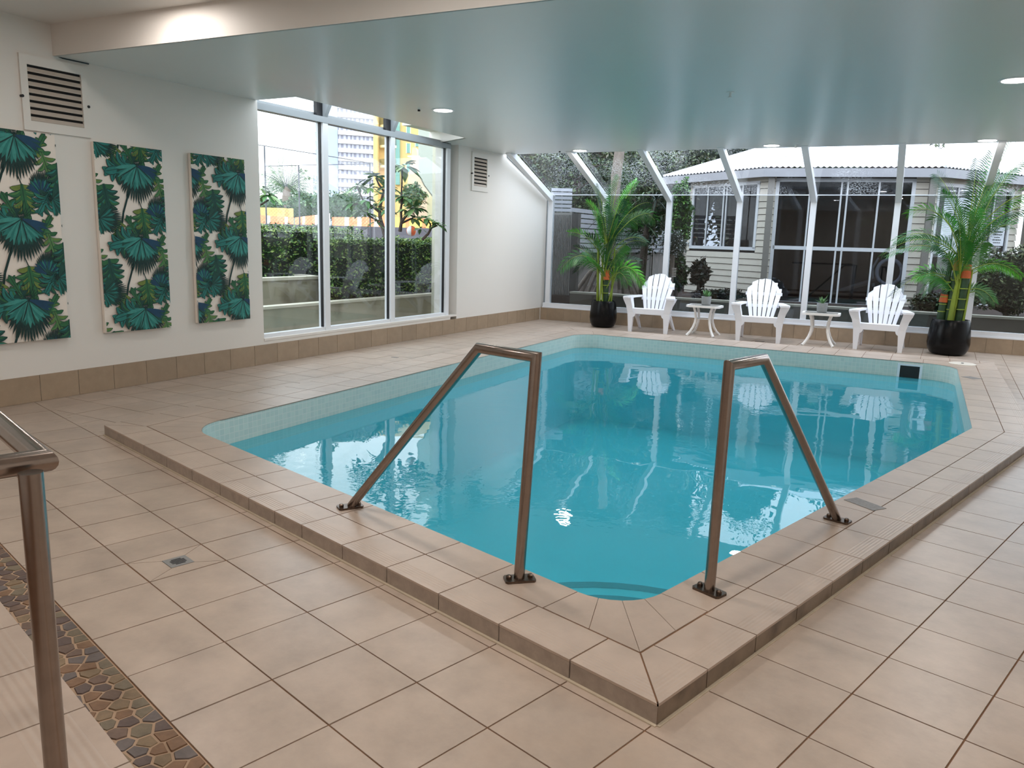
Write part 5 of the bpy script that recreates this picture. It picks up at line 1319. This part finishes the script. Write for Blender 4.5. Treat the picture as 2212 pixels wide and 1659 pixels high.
# ---- octagonal pavilion
H0 = at(1810, 660, 44); H0 = np.array([H0[0], H0[1], 0]); A2 = math.radians(26.6)
eH = np.array([cos(A2), sin(A2), 0]); nH = np.array([sin(A2), -cos(A2), 0])
K1, K2 = H0+eH*(-4.1), H0+eH*3.97; SIDE = 8.07
def facet(i):
    """frame of facet i (0 = the one with the large window), origin at its left end"""
    a = A2+math.radians(45*i); e = np.array([cos(a), sin(a), 0]); n = np.array([sin(a), -cos(a), 0])
    if i == 0: O = K1
    elif i == 1: O = K2
    elif i == -1: O = K1-e*SIDE
    elif i == -2:
        e1_ = np.array([cos(A2-pi/4), sin(A2-pi/4), 0]); O = K1-e1_*SIDE-e*SIDE
    else:
        e1_ = np.array([cos(A2+pi/4), sin(A2+pi/4), 0]); O = K2+e1_*SIDE
    return frame(O, e, n), e, n, O
pav = thing('garden_pavilion', 'cream weatherboard octagonal pavilion with a white corrugated roof outside the glass wall', 'building', tuple(H0))
m_board = mat('cream_weatherboard', srgb(214, 206, 192), .6, noise=(3, .05), rand=.02)
m_post = mat('grey_post', srgb(128, 124, 118), .6); m_fas = mat('gutter_grey', srgb(150, 150, 154), .5); m_rf = mat('white_corrugated_iron', srgb(232, 234, 240), .45, wear=(.6, srgb(196, 196, 200), .6))
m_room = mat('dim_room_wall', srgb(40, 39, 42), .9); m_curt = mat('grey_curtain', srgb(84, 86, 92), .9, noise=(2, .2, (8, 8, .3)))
OPEN = {-1: (SIDE-6.48, SIDE-.88, 4.18, 7.9), 0: (.35, 7.25, 1.22, 8.0), 1: (.62, 7.2, 1.3, 7.85)}
for i in (-2, 2):
    fr, e, n, O = facet(i)
    for k in range(21): mb = M(); zz = .7+k*.36; mb.fprism(fr, [(.0, zz+.035), (.09, zz+.03), (.04, zz+.36), (.0, zz+.36)], 'a', 0, SIDE); mb.build('weatherboard', m_board, pav)
for i in (-1, 0, 1):
    fr, e, n, O = facet(i); a0, a1, z0, z1 = OPEN[i]; L_ = SIDE if i > -1 else SIDE
    st_ = 0 if i > -1 else SIDE-6.82
    zz = .7
    while zz < 8.25:
        segs = [(st_, L_)] if (zz+.33 < z0 or zz > z1-.02) else [(st_, a0-.1), (a1+.1, L_)]
        for s0, s1 in segs:
            if s1-s0 < .05: continue
            mb = M(); mb.fprism(fr, [(.0, zz+.035), (.09, zz+.03), (.04, zz+.36), (.0, zz+.36)], 'a', s0, s1); mb.build('weatherboard', m_board, pav)
        zz += .36
    wbox(fr, 'wall_lining', m_room, [(st_, a0, -.2, -.01, .3, 8.4), (a1, L_, -.2, -.01, .3, 8.4), (a0, a1, -.2, -.01, .3, z0), (a0, a1, -.2, -.01, z1, 8.4)], pav)  # dark lining shows through the board gaps as painted shadow lines
    t_ = .09
    fme = wbox(fr, 'window_frame', m_alu, [(a0-.1, a1+.1, -.05, .1, z0-.1, z0+t_), (a0-.1, a1+.1, -.05, .1, z1-t_, z1+.1), (a0-.1, a0+t_, -.05, .1, z0, z1), (a1-t_, a1+.1, -.05, .1, z0, z1)], pav)
    bars = {-1: [SIDE-5.13, SIDE-3.72, SIDE-3.46, SIDE-2.14], 0: [2.06, 3.68, 3.99, 5.57], 1: [2.3, 4.0, 5.6]}[i]
    for b_ in bars: wbox(fr, 'mullion', m_alu, [(b_-.045, b_+.045, -.02, .08, z0, z1)], fme)
    if i > -1: wbox(fr, 'transom', m_alu, [(a0, a1, -.02, .1, 4.2, 4.4)], fme)
    cuts = [a0]+bars+[a1]
    for c0_, c1_ in zip(cuts[:-1], cuts[1:]):
        for y0_, y1_ in (((z0, z1),) if i < 0 else ((z0, 4.2), (4.4, z1))): wbox(fr, 'pane', m_hglass, [(c0_, c1_, .01, .02, y0_, y1_)], fme)
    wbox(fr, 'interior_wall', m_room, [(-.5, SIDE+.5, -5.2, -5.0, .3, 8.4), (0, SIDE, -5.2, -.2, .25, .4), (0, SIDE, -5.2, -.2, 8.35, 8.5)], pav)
    wbox(fr, 'curtain', m_curt, [(a0+.15, a0+(.55 if i < 0 else .3), -.5, -.35, z0, z1)], pav)
for kx, fr_i in ((0, 0), (SIDE, 0)):
    fr, e, n, O = facet(0); wbox(fr, 'post', m_post, [(kx-.17, kx+.17, .45, .75, .3, 8.2)], pav)
fr, e, n, O = facet(1); wbox(fr, 'post', m_post, [(SIDE-.17, SIDE+.17, .45, .75, .3, 8.2)], pav)
# roof: facets -2..2 with corrugation, gutter
apo = SIDE/2/tan(pi/8); CEN = H0+eH*(-4.1+SIDE/2)-nH*apo; ov = 1.0; za, ze = 12.3, 8.62
def rfacet(i):
    a = A2+math.radians(45*i); e = np.array([cos(a), sin(a), 0]); n = np.array([sin(a), -cos(a), 0]); return e, n
for i in range(-3, 4):
    e, n = rfacet(i); R_ = apo+ov; hw = R_*tan(pi/8); apex = CEN+np.array([0, 0, za])
    mid = CEN+n*R_+np.array([0, 0, ze]); ncol = int(hw*2/.075); vs, fs = [], []; slope = (apex-mid); sl_len = np.linalg.norm(slope); su = slope/sl_len; nr = np.cross(e, su)
    for c_ in range(ncol+1):
        u = -hw+2*hw*c_/ncol; tmax = 1-abs(u)/hw; h_ = .045*sin(2*pi*u/.30)
        for r_ in (0, 1): vs.append(mid+e*u+slope*(tmax*r_)+nr*h_*(1 if r_ == 0 or tmax > .02 else 0))
    fs = [(2*c_, 2*c_+2, 2*c_+3, 2*c_+1) for c_ in range(ncol)]
    mb = M(); mb.add(vs, fs); mb.build('roof_sheet', m_rf, pav)
    fr_ = frame((mid[0], mid[1], 0), e, n)
    wbox(fr_, 'gutter', m_fas, [(-hw-.02, hw+.02, -.08, .04, ze-.52, ze-.07)], pav)
    mb = M(); q = [mid+e*-hw+np.array([0, 0, -.50]), mid+e*hw+np.array([0, 0, -.50]), CEN+n*apo+e*SIDE/2+np.array([0, 0, ze-.40]), CEN+n*apo-e*SIDE/2+np.array([0, 0, ze-.40])]
    mb.add(q, [(0, 1, 2, 3)]); mb.build('soffit', m_fas, pav)
    p0 = mid+e*hw+np.array([0, 0, .03]); mb = M(); mb.tube([p0, apex+np.array([0, 0, .03])], .07, 6); mb.build('hip_cap', m_rf, pav)
# second roof further right
e1, n1 = rfacet(1)
# rowing machine flywheel inside
fr, e, n, O = facet(0)
c = fr(6.55, -.2, 3.15); o = thing('rowing_machine', 'exercise machine with a big round flywheel cage inside the pavilion window', 'gym equipment', (c[0], c[1], .4))
m_gw = mat('flywheel_ring', srgb(220, 222, 226), .5); m_gk = mat('flywheel_black', srgb(30, 32, 36), .4)
mb = M(); mb.tube([c+e*.62*cos(a)+np.array([0, 0, .68*sin(a)]) for a in np.linspace(0, 2*pi, 29)], .10, 8, cap=False); mb.build('cage_ring', m_gw, o, smooth=True)
mb = M(); mb.tube([c-n*.05, c+n*.03], .56, 28); mb.build('flywheel', m_gk, o)
mb = M(); mb.tube([c+n*.03, c+n*.06], .06, 10); mb.build('hub', m_gw, o)
mb = M(); mb.tube([fr(6.1, -.7, 2.7), fr(3.6, -.9, 1.75)], [.16, .10], 8); mb.build('monorail', m_post, o)
mb = M(); mb.tube([fr(6.0, -.7, 3.9), fr(5.75, -.7, 3.3), fr(5.9, -.7, 2.3)], [.05, .06, .08], 8); mb.build('monitor_arm', m_gw, o)
c = fr(4.6, -2.6, 6.0); o = thing('wall_panel', 'pale poster on the pavilion room wall behind the glass', 'poster', tuple(c)); wbox(fr, 'sheet', m_curt, [(5.0, 5.6, -4.98, -4.94, 5.0, 7.2)], o)
# sign with dark lines of text
p = at(2155, 510, 39.5); sf = frame((p[0], p[1], 0), vr, vh); k_ = 39.5/FPX
o = thing('notice_board', 'small white notice with lines of black text outside behind the right palm', 'sign', tuple(p))
mb = M(); mb.box(sf, -14*k_, 14*k_, 0, .04, at(2155, 531, 39.5)[2], at(2155, 491, 39.5)[2]); mb.build('panel', m_white, o)
z0_ = at(2155, 501, 39.5)[2]; mb = M()
rows = [(10, 2.6, .0), (10, 1.9, 6), (7, 1.6, 11.5), (10, 1.9, 17), (8, 1.6, 23)]
for hwid, hh, dy in rows:
    x_ = -hwid
    while x_ < hwid-1.5:
        wd_ = random.uniform(2, 4.2); x2 = min(hwid, x_+wd_)
        mb.box(sf, x_*k_, x2*k_, -.008, .0, z0_-(dy+hh/2)*k_, z0_-(dy-hh/2)*k_); x_ = x2+.8
mb.build('lettering', m_black, o)
mb = M(); mb.tube([(p+np.array([0, 0, -3]))+vh*.08, (p+np.array([0, 0, .9]))+vh*.08], .05, 6); mb.build('post', m_slat, o)
print('objects', len(bpy.data.objects))
